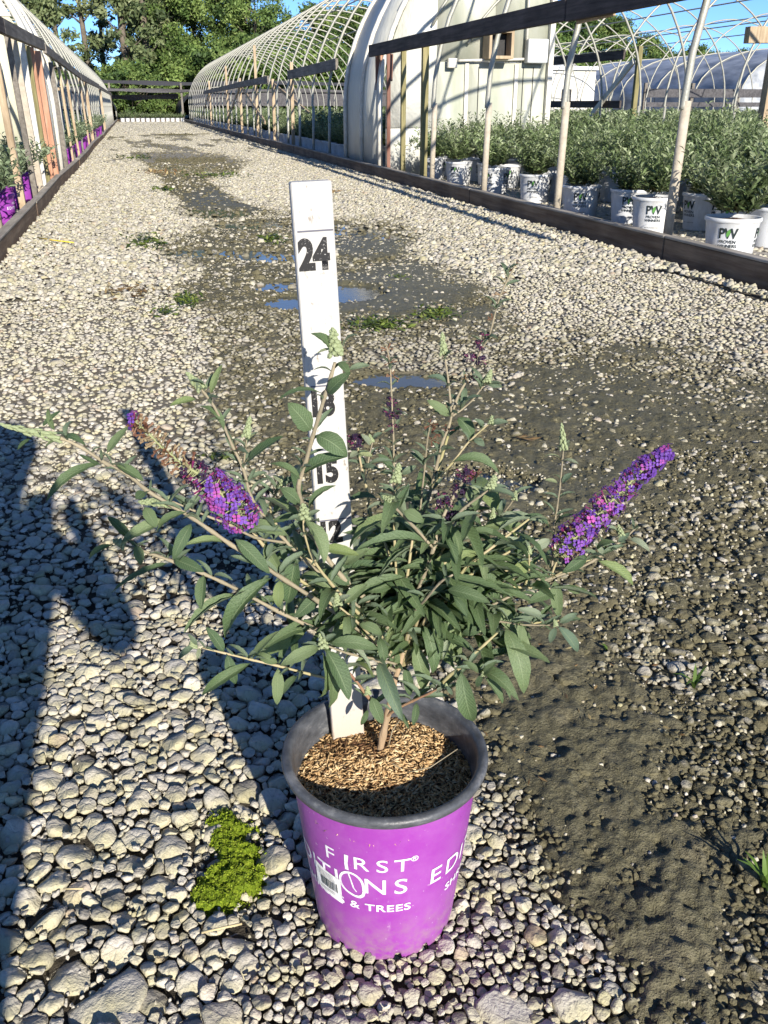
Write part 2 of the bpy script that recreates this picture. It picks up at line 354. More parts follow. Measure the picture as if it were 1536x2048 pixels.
# --- ground sheet
def build_ground():
    a0, a1 = R(-17), R(44)   # measured from +Y towards +X
    ang = np.concatenate([np.linspace(a0, a1, 300, endpoint=False), np.linspace(a1, a0+2*math.pi, 70, endpoint=False)])
    rad = np.concatenate([[.02, .2, .38], .5*np.exp(np.linspace(0, math.log(17/.5), 620)), 17*np.exp(np.linspace(0, math.log(900/17), 60))[1:]])
    A, Rr = np.meshgrid(ang, rad); X = (Rr*np.sin(A)).ravel(); Y = (Rr*np.cos(A)).ravel()
    mud, pud, smooth, damp, px, py, dep = masks(X, Y)
    midfield = sst(np.hypot(X, Y), 1.5, 3.2); z0 = -.014+.006*midfield-.036*pud; thick = ell(px, py, [(1130, 1480, 200, 230), (1290, 1850, 170, 230), (1060, 1330, 150, 100), (1200, 1750, 140, 130)])
    n = len(X); dome = np.zeros(n); ang_ = np.arctan2(X, Y)
    near = np.nonzero((X*X+Y*Y < 5.0**2) & (mud > .05) & (ang_ > a0) & (ang_ < a1))[0]
    Xl, Yl = X.tolist(), Y.tolist(); srl, shl, szl = SR.tolist(), SH.tolist(), SZ.tolist()
    for i in near.tolist():
        c, j, d = kd.find((Xl[i], Yl[i], 0)); t = 1-(d/(srl[j]*1.15))**2
        if t > 0: dome[i] = t*shl[j]*.75+szl[j]
    ruff = (fbm(X, Y, 14, 4)-.5)*.016+(fbm(X, Y, 55, 6)-.5)*.013+(fbm(X, Y, 120, 2)-.5)*.004*(np.hypot(X, Y) < 2.2)
    lvl = -.014+.0105*mud+.007*smooth*mud-.038*pud+.0065*thick*mud+ruff*mud*(1-.45*smooth)
    z = np.maximum(z0+0*mud, lvl+dome*mud*(1-.35*smooth)*(1-.45*thick)*.95)
    z = np.where(mud > .03, z, z0)
    r_ = np.hypot(X, Y); outw = np.maximum(sst(-X, .8, 1.2), sst(X, 3.1, 3.4))
    z = z+outw*.004*(1-0)+(r_ > 80)*0
    far = np.clip(np.maximum(sst(r_, 15, 17.5), sst(np.maximum(-(X-XL), X-XR), -.05, .05)), 0, 1); far = np.maximum(far, ((ang_ < a0-.02) | (ang_ > a1+.02) | (r_ < .3))*1.)
    wet = np.clip(np.maximum(smooth*.75, pud)*mud+.15*mud, 0, 1)
    grass = sst(Y, 66, 70)+sst(np.abs(X-3), 60, 75)
    nr, na = A.shape; i = np.arange(nr-1)[:, None]; j = np.arange(na)[None]; j2 = (j+1) % na
    Fq = np.stack([i*na+j, i*na+j2, (i+1)*na+j2, (i+1)*na+j], 2).reshape(-1, 4)[:, ::-1]
    mud_ = np.where(r_ < 17, np.clip(mud*1.4-.1, 0, 1), mud)
    return npobj('ground', np.stack([X, Y, z], 1), [Fq, np.arange(na)[None]], M['ground'], smooth=True, attrs={'mud': mud_, 'wet': wet, 'far': far, 'midfield': midfield, 'grass': np.clip(grass, 0, 1)})
ground = tag(build_ground(), kind='structure')
# individual stones: the 300 that show largest
show = np.where(vis, SR/np.maximum(sdep, .3)*(1-.9*(mudS > .35)), 0); order = np.argsort(-show); ind = order[:300]
V, Q, T, m_, A_ = stone_objs(ind, 18, PROF_H)
for k, i in enumerate(ind):
    c = np.array([SX[i], SY[i], SZ[i]]); at = {a: b[k*m_:(k+1)*m_] for a, b in A_.items()}
    o = npobj('stone', V[k]-c, [Q, T], M['stone'], ground, smooth=False, attrs=at); o.location = c
rest = order[300:]; d_ = sdep[rest]; hi = rest[(d_ < 1.75) & vis[rest]]; lo = rest[~((d_ < 1.75) & vis[rest])]; lo2 = lo[sdep[lo] > 2.7]; lo = lo[sdep[lo] <= 2.7]
def stuff_stones(name, idx, K, prof, smooth=False):
    V, Q, T, m_, A = stone_objs(idx, K, prof); n = len(idx); off = (np.arange(n)*m_)[:, None, None]
    o = npobj(name, V.reshape(-1, 3), [(Q[None]+off).reshape(-1, 4), (T[None]+off).reshape(-1, 3)], M['stone'], ground, attrs=A, smooth=smooth); o['kind'] = 'stuff'; return o
stuff_stones('gravel', hi, 13, [PROF_H[i] for i in (0, 1, 2, 3, 4)]); stuff_stones('gravel', lo, 8, PROF_M); stuff_stones('gravel', lo2, 6, [PROF_M[0], PROF_M[1], PROF_M[3]])
# pebbles in the gaps and the far gravel: low stones, vectorised
def pebbles(name, X, Y, r, zc, K=5, parent=None, silt=None, damp=None, flat=.62, mt=None):
    n = len(X); th = rng.uniform(0, 6.28, (n, 1))+np.arange(K)*2*math.pi/K+rng.normal(0, .8/K, (n, K)); el = rng.uniform(.65, 1, (n, 1)); ro = rng.uniform(0, 6.28, (n, 1))
    rr = r[:, None]*rng.uniform(.75, 1.15, (n, K)); ex = np.cos(th); ey = np.sin(th)*el; x = ex*np.cos(ro)-ey*np.sin(ro); y = ex*np.sin(ro)+ey*np.cos(ro)
    tl = rng.normal(0, .22, (n, 2, 1)); h = (r*flat*rng.uniform(.7, 1.2, n))[:, None]
    b = np.stack([X[:, None]+rr*x, Y[:, None]+rr*y, zc[:, None]+tl[:, 0]*rr*x+tl[:, 1]*rr*y-h*.2], 2)
    f = .62; t = np.stack([X[:, None]+rr*x*f, Y[:, None]+rr*y*f, zc[:, None]+h*rng.uniform(.75, 1.1, (n, K))+tl[:, 0]*rr*x*f+tl[:, 1]*rr*y*f], 2)
    V = np.concatenate([b, t], 1); m_ = 2*K; k = np.arange(K); k2 = (k+1) % K; Q = np.stack([k, k2, K+k2, K+k], 1); P = (K+k)[None]; off = (np.arange(n)*m_)[:, None, None]
    va = np.repeat(rng.random(n), m_); si = np.repeat(silt if silt is not None else np.zeros(n), m_); da = np.repeat(damp if damp is not None else np.zeros(n), m_)
    o = npobj(name, V.reshape(-1, 3), [(Q[None]+off).reshape(-1, 4), (P[None]+off).reshape(-1, K)], mt or M['stone'], parent, attrs={'var': va, 'silt': si, 'damp': da}); o['kind'] = 'stuff'; return o
n = 42000; X = rng.uniform(-.8, 1.9, n); Y = rng.uniform(.45, 3.2, n); mm = masks(X, Y); k = (mm[4] > -100) & (mm[4] < 1650) & (mm[6] > .3) & (mm[6] < 2.6); X, Y = X[k], Y[k]; mu = mm[0][k]
r = np.exp(rng.normal(math.log(.0034), .4, len(X))).clip(.0016, .007)
pebbles('grit', X, Y, r, np.where(mu > .4, -.004, -.011)+rng.uniform(-.001, .004, len(X)), 5, ground, silt=np.clip(mu*1.1, 0, 1)*(rng.random(len(X)) < .6), flat=.8)
n = 46000; X = rng.uniform(-.6, 3.1, n); Y = 1.4+7.5*rng.random(n)**1.3; mm = masks(X, Y); k = (mm[0] > .45) & (mm[4] > -60) & (mm[4] < 1620) & (mm[1] < .3) & (rng.random(n) < .3+1.6*fbm(X, Y, 4, 2)**2); X, Y = X[k], Y[k]; sm_ = mm[2][k]
pebbles('grit', X, Y, np.exp(rng.normal(math.log(.0072), .45, len(X))).clip(.003, .018), -.005+.004*sm_+rng.uniform(-.002, .003, len(X)), 5, ground, silt=rng.random(len(X))**2*.7, flat=.5)
sp_ = .0325; gx, gy = np.meshgrid(np.arange(XL+.02, XR-.01, sp_), np.arange(3.6, 17.3, sp_)); X = (gx+rng.uniform(-.45, .45, gx.shape)*sp_).ravel(); Y = (gy+rng.uniform(-.45, .45, gx.shape)*sp_).ravel()
mm = masks(X, Y); r = .0185*np.exp(rng.normal(0, .27, len(X)))
dd = np.array([kd.find((X[i], Y[i], 0))[2] if Y[i] < 5.2 else 9. for i in range(len(X))])
k = (dd > .021) & (mm[4] > -400) & (mm[4] < 1800); X, Y, r = X[k], Y[k], r[k]; mu, pu, smo, da, px, py = [a[k] for a in mm[:6]]
rise = .02*sst(X, 2.6, 3.1)+.012*sst(-X, .45, .8)
thr = rng.random(len(X)); zc = rng.normal(-.003, .003, len(X))-.017*mu*(thr < .82)-.006*smo*mu-.032*pu*(rng.random(len(X)) < .8)
pebbles('gravel', X, Y, r, zc+rise, 6, ground, silt=np.clip(mu*1.5-.2, 0, 1)*(rng.random(len(X)) < .72), damp=np.clip(pu*.6+da*.35*rng.random(len(X)), 0, .8), flat=.55)
sp_ = .09; gx, gy = np.meshgrid(np.arange(XL+.02, XR-.01, sp_), np.arange(36, 63, sp_)); X = (gx+rng.uniform(-.5, .5, gx.shape)*sp_).ravel(); Y = (gy+rng.uniform(-.5, .5, gy.shape)*sp_).ravel(); pebbles('gravel', X, Y, .05*np.exp(rng.normal(0, .2, len(X))), -.008+rng.normal(0, .003, len(X)), 5, ground, flat=.4)
sp_ = .058; gx, gy = np.meshgrid(np.arange(XL+.02, XR-.01, sp_), np.arange(17.2, 36, sp_)); X = (gx+rng.uniform(-.5, .5, gx.shape)*sp_).ravel(); Y = (gy+rng.uniform(-.5, .5, gy.shape)*sp_).ravel(); mm = masks(X, Y)
pebbles('gravel', X, Y, .031*np.exp(rng.normal(0, .2, len(X))), -.006-.02*mm[0]+rng.normal(0, .003, len(X)), 5, ground, silt=np.clip(mm[0]*1.3, 0, 1), flat=.45)
n = 9000; X = rng.uniform(3.25, 6.2, n); Y = rng.uniform(3.2, 14, n); pebbles('gravel', X, Y, .02*np.exp(rng.normal(0, .3, n)), np.full(n, -.008), 5, ground)
n = 3000; X = rng.uniform(-2.2, -.9, n); Y = rng.uniform(4, 14, n); pebbles('gravel', X, Y, .02*np.exp(rng.normal(0, .3, n)), np.full(n, -.008), 5, ground)
# puddle water: level sheets that show wherever the ground dips below them
def sheet(name, poly, z, mt):
    P = [G(*p) for p in poly]; o = npobj(name, [(p[0], p[1], z) for p in P], [np.arange(len(P))[None]], mt); o['kind'] = 'structure'; return o
sheet('water', [(250, 640), (700, 690), (1120, 690), (1000, 520), (860, 430), (560, 400), (480, 330), (420, 300), (250, 295), (250, 400)], -.0185, M['water'])
sheet('water', [(560, 740), (560, 820), (900, 1010), (1160, 1020), (1160, 920), (960, 740), (900, 730)], -.0185, M['water'])

# ================================================================= structures
M['board_grey'] = wood('weathered grey board', (.12, .105, .09), (.27, .245, .21))
M['board_dark'] = wood('dark weathered beam', (.035, .028, .026), (.12, .10, .092))
M['board_red'] = wood('red brown board', (.16, .07, .05), (.30, .17, .13), axis=2)
M['post_green'] = wood('mossy post', (.14, .13, .05), (.33, .29, .15), axis=2)
M['post_wood'] = wood('pale timber', (.33, .24, .15), (.55, .44, .3), axis=2)
M['orange'] = wood('orange painted board', (.42, .2, .12), (.58, .34, .23), axis=2)
M['white_paint'] = noisy('white painted timber', (.72, .70, .64), (.55, .52, .44), 14, .6)
M['pipe'] = noisy('galvanised hoop pipe', (.30, .30, .27), (.42, .41, .34), 20, .5, .4, metal=.25)
M['pipe_low'] = noisy('dull ground pipe', (.36, .31, .24), (.5, .45, .36), 20, .7)
M['kerb'] = wood('kerb board', (.12, .075, .05), (.27, .20, .14)); M['kerb_top'] = wood('kerb cap', (.27, .24, .2), (.46, .42, .36))  # cap coloured paler than the face, sunlight on the top put into the colour
M['wall'] = noisy('hazy grey green sheeting', (.34, .36, .28), (.54, .54, .46), 2.2, .45, .4, stretch=(1.5, 1, .35))
M['wall_white'] = noisy('white cover sheeting', (.66, .66, .61), (.45, .45, .39), 1.8, .45, .3, stretch=(1, 1, .5), bump=.02)
M['wall_cream'] = noisy('yellowed cover sheeting', (.64, .60, .42), (.5, .5, .38), 1.2, .45, .4)
M['black'] = noisy('black plastic', (.012, .012, .013), (.03, .03, .032), 20, .5)
M['grey_box'] = noisy('grey metal box', (.52, .54, .55), (.6, .62, .62), 9, .45, .4)
M['shade'] = noisy('black shade cloth', (.05, .049, .052), (.12, .115, .12), 14, .9)
m = mat('greyed poly film', (.30, .33, .40), .35, .4); q = N(m); q.col(q.ramp(q.noise(q.co('Object', (1, .3, 1)), 1.6, 5), [(.35, (.17, .185, .21)), (.5, (.33, .35, .38)), (.7, (.52, .54, .57))])); M['poly'] = m

def kerb(x, Y0, Y1, side, sag, label, seed):
    hh_ = .138 if side > 0 else .112
    k = empty('timber_kerb', (x, Y0, 0), label=label, cat='kerb'); Y = Y0; i = 0; r = random.Random(seed); off = lambda y: sag*(math.sin(y*.55+seed)*.5+math.sin(y*1.3)*.3)
    while Y < Y1:
        L = 3.66; a, b = (off(Y)+r.uniform(-.006, .006), Y-Y0), (off(Y+L)+r.uniform(-.006, .006), min(Y+L, Y1)-Y0-.006); z = hh_+r.uniform(-.008, .006)
        MB().bar((a[0], a[1], z/2-.03), (b[0], b[1], z/2-.03+r.uniform(-.006, .006)), .05, z+.06, .004).build('board', M['kerb'], k)
        MB().bar((a[0]+side*.004, a[1], z+.008), (b[0]+side*.004, b[1], z+.008), .066, .016, .003).build('cap_board', M['kerb_top'], k)
        Y += L; i += 1
    return k
kerb(3.2, 1.6, 66, 1, .02, 'long low timber kerb edging the gravel on the right, dark face and pale sunlit cap', 1)
kerb(-.925, 1.6, 66, -1, .035, 'long low sagging timber kerb edging the gravel on the left', 4)

def arc_pts(n=26, z0=0.0, leg=.9, a=3.05, h=2.74, th0=0, th1=180, lz=None):
    P = [] if lz is None else [(-a, lz)]
    for i in range(n+1):
        t = R(th0+(th1-th0)*i/n); P.append((-a*math.cos(t), leg+h*math.sin(t)))
    if lz is not None and th1 == 180: P.append((a, lz))
    return P
def hoop_mesh(r, lz=.88): return MB().tube([(x, 0, z) for x, z in arc_pts(28, lz=lz)], r, 6).mesh('hoop', M['pipe'])
HOOP = hoop_mesh(.023); HOOPN = hoop_mesh(.025)
LEG = MB().tube([(0, 0, -.1), (.0, 0, .93)], .032, 8).mesh('ground_post', M['pipe_low'])
LEGF = MB().tube([(0, 0, -.1), (.0, 0, .9)], .026, 6).mesh('ground_post', M['pipe'])
def house(xc, Ys, label, near=(), group=None, right_legs=True):
    h = empty('hoop_house', (xc, Ys[0], 0), label=label, cat='greenhouse frame', group=group)
    for Y in Ys:
        nr = Y in near
        inst('hoop', HOOPN if nr else HOOP, h, (0, Y-Ys[0], 0))
        for s in (-1, 1):
            if s == -1 or right_legs: inst('ground_post', LEG if nr else LEGF, h, (s*3.05, Y-Ys[0], 0), (0, R(-s*1.2), 0))
    for (ang) in (62, 90, 118):
        x = -3.05*math.cos(R(ang)); z = .9+2.74*math.sin(R(ang))-.04
        MB().tube([(x, 0, z), (x, Ys[-1]-Ys[0], z)], .018, 6).build('purlin', M['pipe'], h)
    return h
nearY = [5.6, 7.38, 9.16, 10.95]
YA = nearY+[round(15.6+1.6*i, 2) for i in range(29)]
HA = house(6.45, YA, 'long bare hoop house right of the gravel lane, behind the kerb with white pots', near=nearY)
YL = [6.2, 7.9, 9.7, 11.4]+[round(15.5+1.65*i, 2) for i in range(29)]
HL = house(-4.15, YL, 'long bare hoop house left of the gravel lane, over the purple pots', near=[6.2, 7.9, 9.7, 11.4])
house(13.55, [round(6+2.4*i, 2) for i in range(20)], 'second hoop house frame to the right, standing beyond the shrub beds')
house(20.6, [round(8+2.6*i, 2) for i in range(18)], 'third hoop house frame to the right, in front of the grey film covered roofs')
def loc(h, p): return Vector((p[0]-h.location.x, p[1]-h.location.y, p[2]-h.location.z))
def beam(h, name, a, b, w_, d_, m_, bev=.004, lab=None): 
    o = MB().bar(loc(h, a), loc(h, b), w_, d_, bev).build(name, m_, h)
    if lab: o['label'] = lab
    return o
# rails and posts, right house
beam(HA, 'rail_board', (3.34, 2.6, 1.56), (3.34, 7.3, 1.57), .045, .155, M['board_dark']); beam(HA, 'rail_board', (3.335, 7.31, 1.575), (3.33, 13.75, 1.60), .045, .15, M['board_dark'])
beam(HA, 'rail_board', (3.36, 16.2, 1.53), (3.33, 21.2, 1.50), .045, .17, M['board_grey']); beam(HA, 'rail_board', (3.36, 24.6, 1.5), (3.33, 31.5, 1.5), .045, .16, M['board_grey'])
beam(HA, 'rail_board', (3.36, 31.6, 1.5), (3.33, 46, 1.46), .045, .15, M['board_grey'])
beam(HA, 'batten', (3.375, 6.6, 1.50), (3.375, 7.2, 1.49), .02, .04, M['post_wood'])
for Y, m_, w_ in ((11.3, 'post_green', .075), (12.25, 'post_green', .06), (13.0, 'board_red', .05), (13.6, 'board_red', .055)):
    beam(HA, 'post', (3.40, Y, -.1), (3.40, Y, 1.68 if Y < 13 else 1.56), w_, w_, M[m_])
beam(HA, 'batten', (3.37, 13.25, 1.28), (3.37, 13.27, 1.55), .03, .03, M['orange']); beam(HA, 'batten', (3.37, 12.75, 1.2), (3.37, 12.72, 1.52), .03, .05, M['board_red'])
for Y, z in ((21.3, 1.75), (31.6, 1.7), (27.5, 2.4), (36, 2.2), (44, 1.9), (24.2, 1.5)):
    beam(HA, 'post', (3.4, Y, -.1), (3.4+.02, Y, z), .07, .07, M['post_wood'])
for a, b in (((3.42, 31.5, 1.5), (3.42, 36.5, .45)), ((3.42, 44, 1.5), (3.42, 50, .4)), ((3.42, 31.5, 1.5), (3.42, 26, .5)), ((5.2, 20, 1.5), (6.3, 20, 1.3)), ((4.0, 30, 1.7), (4.6, 25, .6))):
    beam(HA, 'brace', a, b, .04, .09, M['post_wood'])
p1, p2 = AtX(1105, 132, 9.62), AtX(1248, 118, 9.62)
beam(HA, 'side_board', (9.62, p2[1], 1.83), (9.62, p1[1]+2, 1.86), .04, .17, M['board_dark'])
beam(HA, 'side_board', (9.62, 18.2, .93), (9.62, 27, .95), .04, .14, M['board_dark'])
beam(HA, 'post', (9.6, 17.6, -.1), (9.6, 17.6, 1.95), .09, .09, M['post_green']); beam(HA, 'brace', (9.55, 19.6, .55), (9.55, 17.7, 1.7), .05, .11, M['white_paint'])
# timber head at the far right
p = AtY(1527, 240, 12.0)
beam(HA, 'post', (p[0], 12, -.1), (p[0]+.02, 12, AtY(1527, 80, 12)[2]), .14, .14, M['post_wood']); zt = AtY(1510, 70, 12)[2]
beam(HA, 'rail_board', (p[0]-.45, 12.02, zt), (p[0]+1.6, 12.02, zt+.03), .12, .2, M['post_wood'])
# rails and posts, left house
beam(HL, 'rail_board', (-1.0, 4.2, 1.48), (-.96, 8.9, 1.50), .05, .12, M['board_dark']); beam(HL, 'rail_board', (-.96, 8.91, 1.50), (-.97, 13.1, 1.58), .05, .12, M['board_grey'])
beam(HL, 'rail_board', (-.99, 13.6, 1.57), (-.97, 22, 1.48), .045, .11, M['board_grey']); beam(HL, 'rail_board', (-.97, 22.1, 1.47), (-1.0, 36, 1.52), .045, .13, M['board_grey']); beam(HL, 'rail_board', (-1, 36.1, 1.5), (-1.0, 60, 1.5), .045, .12, M['board_grey'])
for Y, n_, m_, w_ in ((8.9, 'post', 'post_wood', .055), (10.6, 'post', 'pipe_low', .06), (10.0, 'post', 'board_grey', .05), (11.2, 'post', 'white_paint', .06), (11.75, 'post', 'post_green', .06), (12.15, 'post', 'orange', .085), (12.7, 'post', 'orange', .1), (13.1, 'post', 'white_paint', .07), (14.8, 'post', 'board_grey', .06), (16.6, 'post', 'post_wood', .035), (18.3, 'post', 'post_wood', .04), (23, 'post', 'post_wood', .04), (26, 'post', 'post_wood', .07), (38, 'post', 'post_wood', .08)):
    beam(HL, n_, (-1.0+random.uniform(-.02, .02), Y, -.1), (-1.03, Y+random.uniform(-.25, .1), 1.5 if Y < 13.5 else 1.46), w_, w_, M[m_])
beam(HL, 'batten', (-1.0, 15.6, 1.13), (-1.9, 15.6, 1.13), .04, .04, M['post_wood'])
# covered section and end wall
def cover(h, xc, Y0, Y1, mt, label, bits):
    """arched sheet from kerb side to crown, drawn over the hoops"""
    P = arc_pts(20, lz=-.05, th1=100); n = len(P); V = [(x*1.012, y, z+.02) for y in (Y0, Y1) for x, z in P]; s = bits
    F = [(i, i+1, n+i+1, n+i) for i in range(n-1)]; V = [(v[0]*s, v[1]-Y0, v[2]) for v in V]
    c = empty('covered_bay', (xc, Y0, 0), label=label, cat='greenhouse')
    o = npobj('cover_sheet', V, [np.array(F)], mt, c, smooth=True); sm = o.modifiers.new('thickness', 'SOLIDIFY'); sm.thickness = .012
    for y in (-.01, (Y1-Y0)*.5, Y1-Y0):
        MB().tube([(x*1.02*s, y, z+.01) for x, z in P], .035, 8).build('arch_frame', M['white_paint'], c)
    return c
CR = cover(None, 6.45, 13.25, 15.5, M['wall_white'], 'white sheeted greenhouse bay on the right with vent box and grey box on its wall', 1)
def wallpart(c, name, poly, y, th, mt, lab=None):
    """poly in px on the wall plane"""
    P = [AtY(a, b, c.location.y+y) for a, b in poly]; n = len(P)
    V = [(p[0]-c.location.x, y, p[2]) for p in P]+[(p[0]-c.location.x, y+th, p[2]) for p in P]
    F = [np.arange(n)[None], (np.arange(n)[::-1]+n)[None], np.array([(i, (i+n), (i+1) % n+n, (i+1) % n) for i in range(n)])]
    o = npobj(name, V, F, mt, c); return o
def arcx(z): return 6.45-3.05*math.sqrt(max(0, 1-((z-.9)/2.74)**2)) if z > .9 else 3.4
def panel(c, name, xa, xb, za, zb, y, th, mt, s=1):
    """wall panel trimmed by the arch on its outer side; coordinates as on the right house, s=-1 mirrors it"""
    P = []; top = []
    for i in range(13):
        x = xa+(xb-xa)*i/12; t = (6.45-x)/3.05; zz = .9+2.74*math.sqrt(max(0, 1-t*t)) if abs(t) < 1 else .9; top.append((x, max(za+.01, min(zb, zz))))
    P = [(xa, za), (xb, za)]+top[::-1]; n = len(P); V = [((p[0]-6.45)*s, y, p[1]) for p in P]+[((p[0]-6.45)*s, y+th, p[1]) for p in P]
    F = [np.arange(n)[None], (np.arange(n)[::-1]+n)[None], np.array([(i, (i+n), (i+1) % n+n, (i+1) % n) for i in range(n)])]
    return npobj(name, V, F, mt, c)
xr = 5.80
panel(CR, 'wall_panel', 3.44, 4.16, .62, 3.7, .03, .03, M['wall_white']); panel(CR, 'wall_panel', 3.44, 4.16, -.05, .612, .03, .03, M['wall_white'])
for xa, xb in ((4.165, 4.62), (4.625, 5.36), (5.365, 5.80)):
    panel(CR, 'wall_panel', xa, xb, -.05, 1.46, .03, .03, M['wall'])
panel(CR, 'wall_panel', 4.165, 5.0, 1.465, 3.7, .03, .03, M['wall']); panel(CR, 'wall_panel', 5.005, 5.80, 1.465, 3.7, .03, .03, M['wall'])
lc = lambda x, y, z: (x-6.45, y-13.25, z)
MB().box(lc(5.835, 13.25, 1.72), (.075, .09, 3.6), bev=.004).build('corner_trim', M['white_paint'], CR)
for x, za, zb in ((4.60, 0, 1.44), (5.34, 0, 1.44)): MB().box(lc(x, 13.262, (za+zb)/2), (.055, .02, zb-za), bev=.003).build('batten', M['white_paint'], CR)
for x in (4.78, 5.45, 5.6): MB().box(lc(x, 13.272, .7), (.008, .008, 1.4)).build('seam', M['black'], CR)
MB().tube([lc(4.42, 13.21, 1.47), lc(5.42, 13.21, 1.50)], .018, 8).build('conduit', M['white_paint'], CR)
MB().tube([lc(5.45, 13.21, 1.62), lc(5.44, 13.21, 3.2)], .018, 8).build('conduit', M['white_paint'], CR)
MB().box(lc(4.36, 13.2, 1.44), (.13, .08, .12), bev=.006).build('junction_box', M['white_paint'], CR)
MB().box(lc(5.59, 13.18, 1.60), (.30, .14, .30), bev=.01).build('grey_box', M['grey_box'], CR)
v = empty('vent_box', lc(5.04, 13.13, 1.67), parent=None) if False else None
mb = MB()
for c_, s_ in (((-.16, 0, 0), (.04, .26, .36)), ((.16, 0, 0), (.04, .26, .36)), ((0, 0, .16), (.28, .26, .04)), ((0, 0, -.16), (.28, .26, .04))): mb.box(Vector(lc(5.0, 13.13, 1.67))+Vector(c_), s_, bev=.003)
vb = mb.build('vent_box', M['post_wood'], CR)
MB().box(lc(5.0, 13.20, 1.67), (.27, .02, .27)).build('vent_opening', M['black'], vb)  # black panel stands for the shaded inside of the open box
for a0_, r_, xx in ((.0, 2.62, 0), (.0, 2.05, 0)):
    pts = [(-r_*math.cos(R(t)), -.03, .9+r_*.9*math.sin(R(t))) for t in range(25, 96, 6)]
    pts = [p for p in pts if p[0] < -.66 and p[2] > 1.6]
    if len(pts) > 2: MB().tube(pts, .018, 6).build('frame_pipe', M['pipe'], CR)
CL = cover(None, -4.15, 13.3, 15.4, M['wall_white'], 'yellowed sheeted bay of the left greenhouse with a cream end wall', -1)
for xa, xb, mt in ((3.44, 4.2, 'wall_cream'), (4.205, 5.1, 'wall_cream'), (5.105, 6.2, 'wall'), (6.205, 7.6, 'wall_cream')):
    panel(CL, 'wall_panel', xa, xb, -.05, 1.9, .03, .03, M[mt], -1); panel(CL, 'wall_panel', xa, xb, 1.905, 3.7, .03, .03, M['wall_white'], -1)
for x in (4.2, 5.1, 6.2): MB().box(((x-6.45)*-1, .005, 1.2), (.05, .03, 2.5), bev=.003).build('batten', M['white_paint'], CL)

# far end of the lane
SH_ = empty('shade_house', (1, 66, 0), label='black shade cloth structure stretched across the far end of the lane', cat='shade house')
def cloth(name, x0, x1, y, z0, z1, sag, seed, parent, tilt=0, mt=None):
    nx = 40; V = []; r = random.Random(seed)
    for j in range(4):
        for i in range(nx+1):
            t = i/nx; z = z0+(z1-z0)*j/3-sag*math.sin(t*math.pi*3)**2-.03*math.sin(t*47+j); V.append((x0+(x1-x0)*t-1, y+tilt*j/3+.05*math.sin(t*30+j)-66, z))
    F = [(j*(nx+1)+i, j*(nx+1)+i+1, (j+1)*(nx+1)+i+1, (j+1)*(nx+1)+i) for j in range(3) for i in range(nx)]
    o = npobj(name, V, [np.array(F)], mt or M['shade'], parent, smooth=True); return o
cloth('cloth_roof', -14, 22, 66, 2.2, 2.5, .10, 1, SH_, 3); cloth('cloth_strip', -14, 22, 65.8, 1.75, 1.95, .06, 2, SH_); cloth('cloth_strip', -14, 3.2, 68.5, 1.35, 1.65, .08, 5, SH_); cloth('cloth_strip', 4, 22, 66, .9, 1.75, .0, 7, SH_); cloth('cloth_strip', -14, -1.2, 66, .7, 1.8, .0, 9, SH_)
for x in (-8, -4, -1.2, 3.3, 7, 11, 15): MB().box((x-1, 0, 1.1), (.12, .12, 2.3)).build('post', M['board_grey'], SH_)
for sx, lab in ((-3.9, 'shade covered hoop tunnel beyond the lane, left one'), (6.3, 'shade covered hoop tunnel beyond the lane, right one')):
    P = arc_pts(16, lz=0, a=2.9, h=1.5, leg=.6); n = len(P); V = [(x, y, z) for y in (0, 24) for x, z in P]
    t_ = empty('shade_tunnel', (sx, 70, 0), label=lab, cat='shade tunnel'); npobj('cloth', V, [np.array([(i, i+1, n+i+1, n+i) for i in range(n-1)])], M['shade'], t_, smooth=True)
    MB().tube([(x, -.02, z) for x, z in P], .05, 6).build('end_hoop', M['pipe'], t_)
tag(npobj('end_kerb', *(lambda b: (b[0], b[1]))(([(-.9, 63.4, 0), (3.3, 63.4, 0), (3.3, 63.5, 0), (-.9, 63.5, 0), (-.9, 63.4, .12), (3.3, 63.4, .12), (3.3, 63.5, .12), (-.9, 63.5, .12)], [np.array([(0, 1, 5, 4), (1, 2, 6, 5), (2, 3, 7, 6), (3, 0, 4, 7), (4, 5, 6, 7)])])), M['kerb']), 'low dark board across the far end of the lane', 'kerb')
# background buildings at the right
def film_house(x0, y0, y1, wdt, h, label):
    c = empty('film_house', (x0+wdt/2, y0, 0), label=label, cat='greenhouse'); P = arc_pts(16, lz=0, a=wdt/2, h=h-1.3, leg=1.3); n = len(P)
    V = [(x, y, z) for y in (0, y1-y0) for x, z in P]; npobj('film_roof', V, [np.array([(i, i+1, n+i+1, n+i) for i in range(n-1)])], M['poly'], c, smooth=True)
    npobj('end_wall', [(x, .01, z) for x, z in P], [np.arange(n)[None]], M['poly'], c)
    k = 0
    while k <= y1-y0: MB().tube([(x*1.005, k, z+.02) for x, z in P], .04, 5).build('hoop', M['pipe'], c); k += 4
    return c
film_house(28.5, 42, 62, 8.5, 3.6, 'grey film covered greenhouse far right, beyond the hoop frames'); film_house(37.5, 40, 60, 8.5, 3.7, 'grey film covered greenhouse at the far right edge')
film_house(24, 66, 88, 8.5, 4.3, 'distant grey film greenhouse left of the other film covered ones')
b = empty('white_shed', (19.5, 45, 0), label='low white shed wall seen past the end wall of the right greenhouse', cat='shed')
MB().box((0, 2, 1.25), (5.6, 4, 2.5)).build('wall', M['white_paint'], b); MB().box((0, 2, 2.58), (5.9, 4.3, .16)).build('roof', M['grey_box'], b)
for x in (-1.2, .1, 1.3): MB().box((x, -.02, 1.2), (.5, .05, .9)).build('window', M['black'], b)
fb = empty('dark_fence', (26, 34, 0), label='dark timber and shade cloth screen behind the shrub beds on the right', cat='fence')
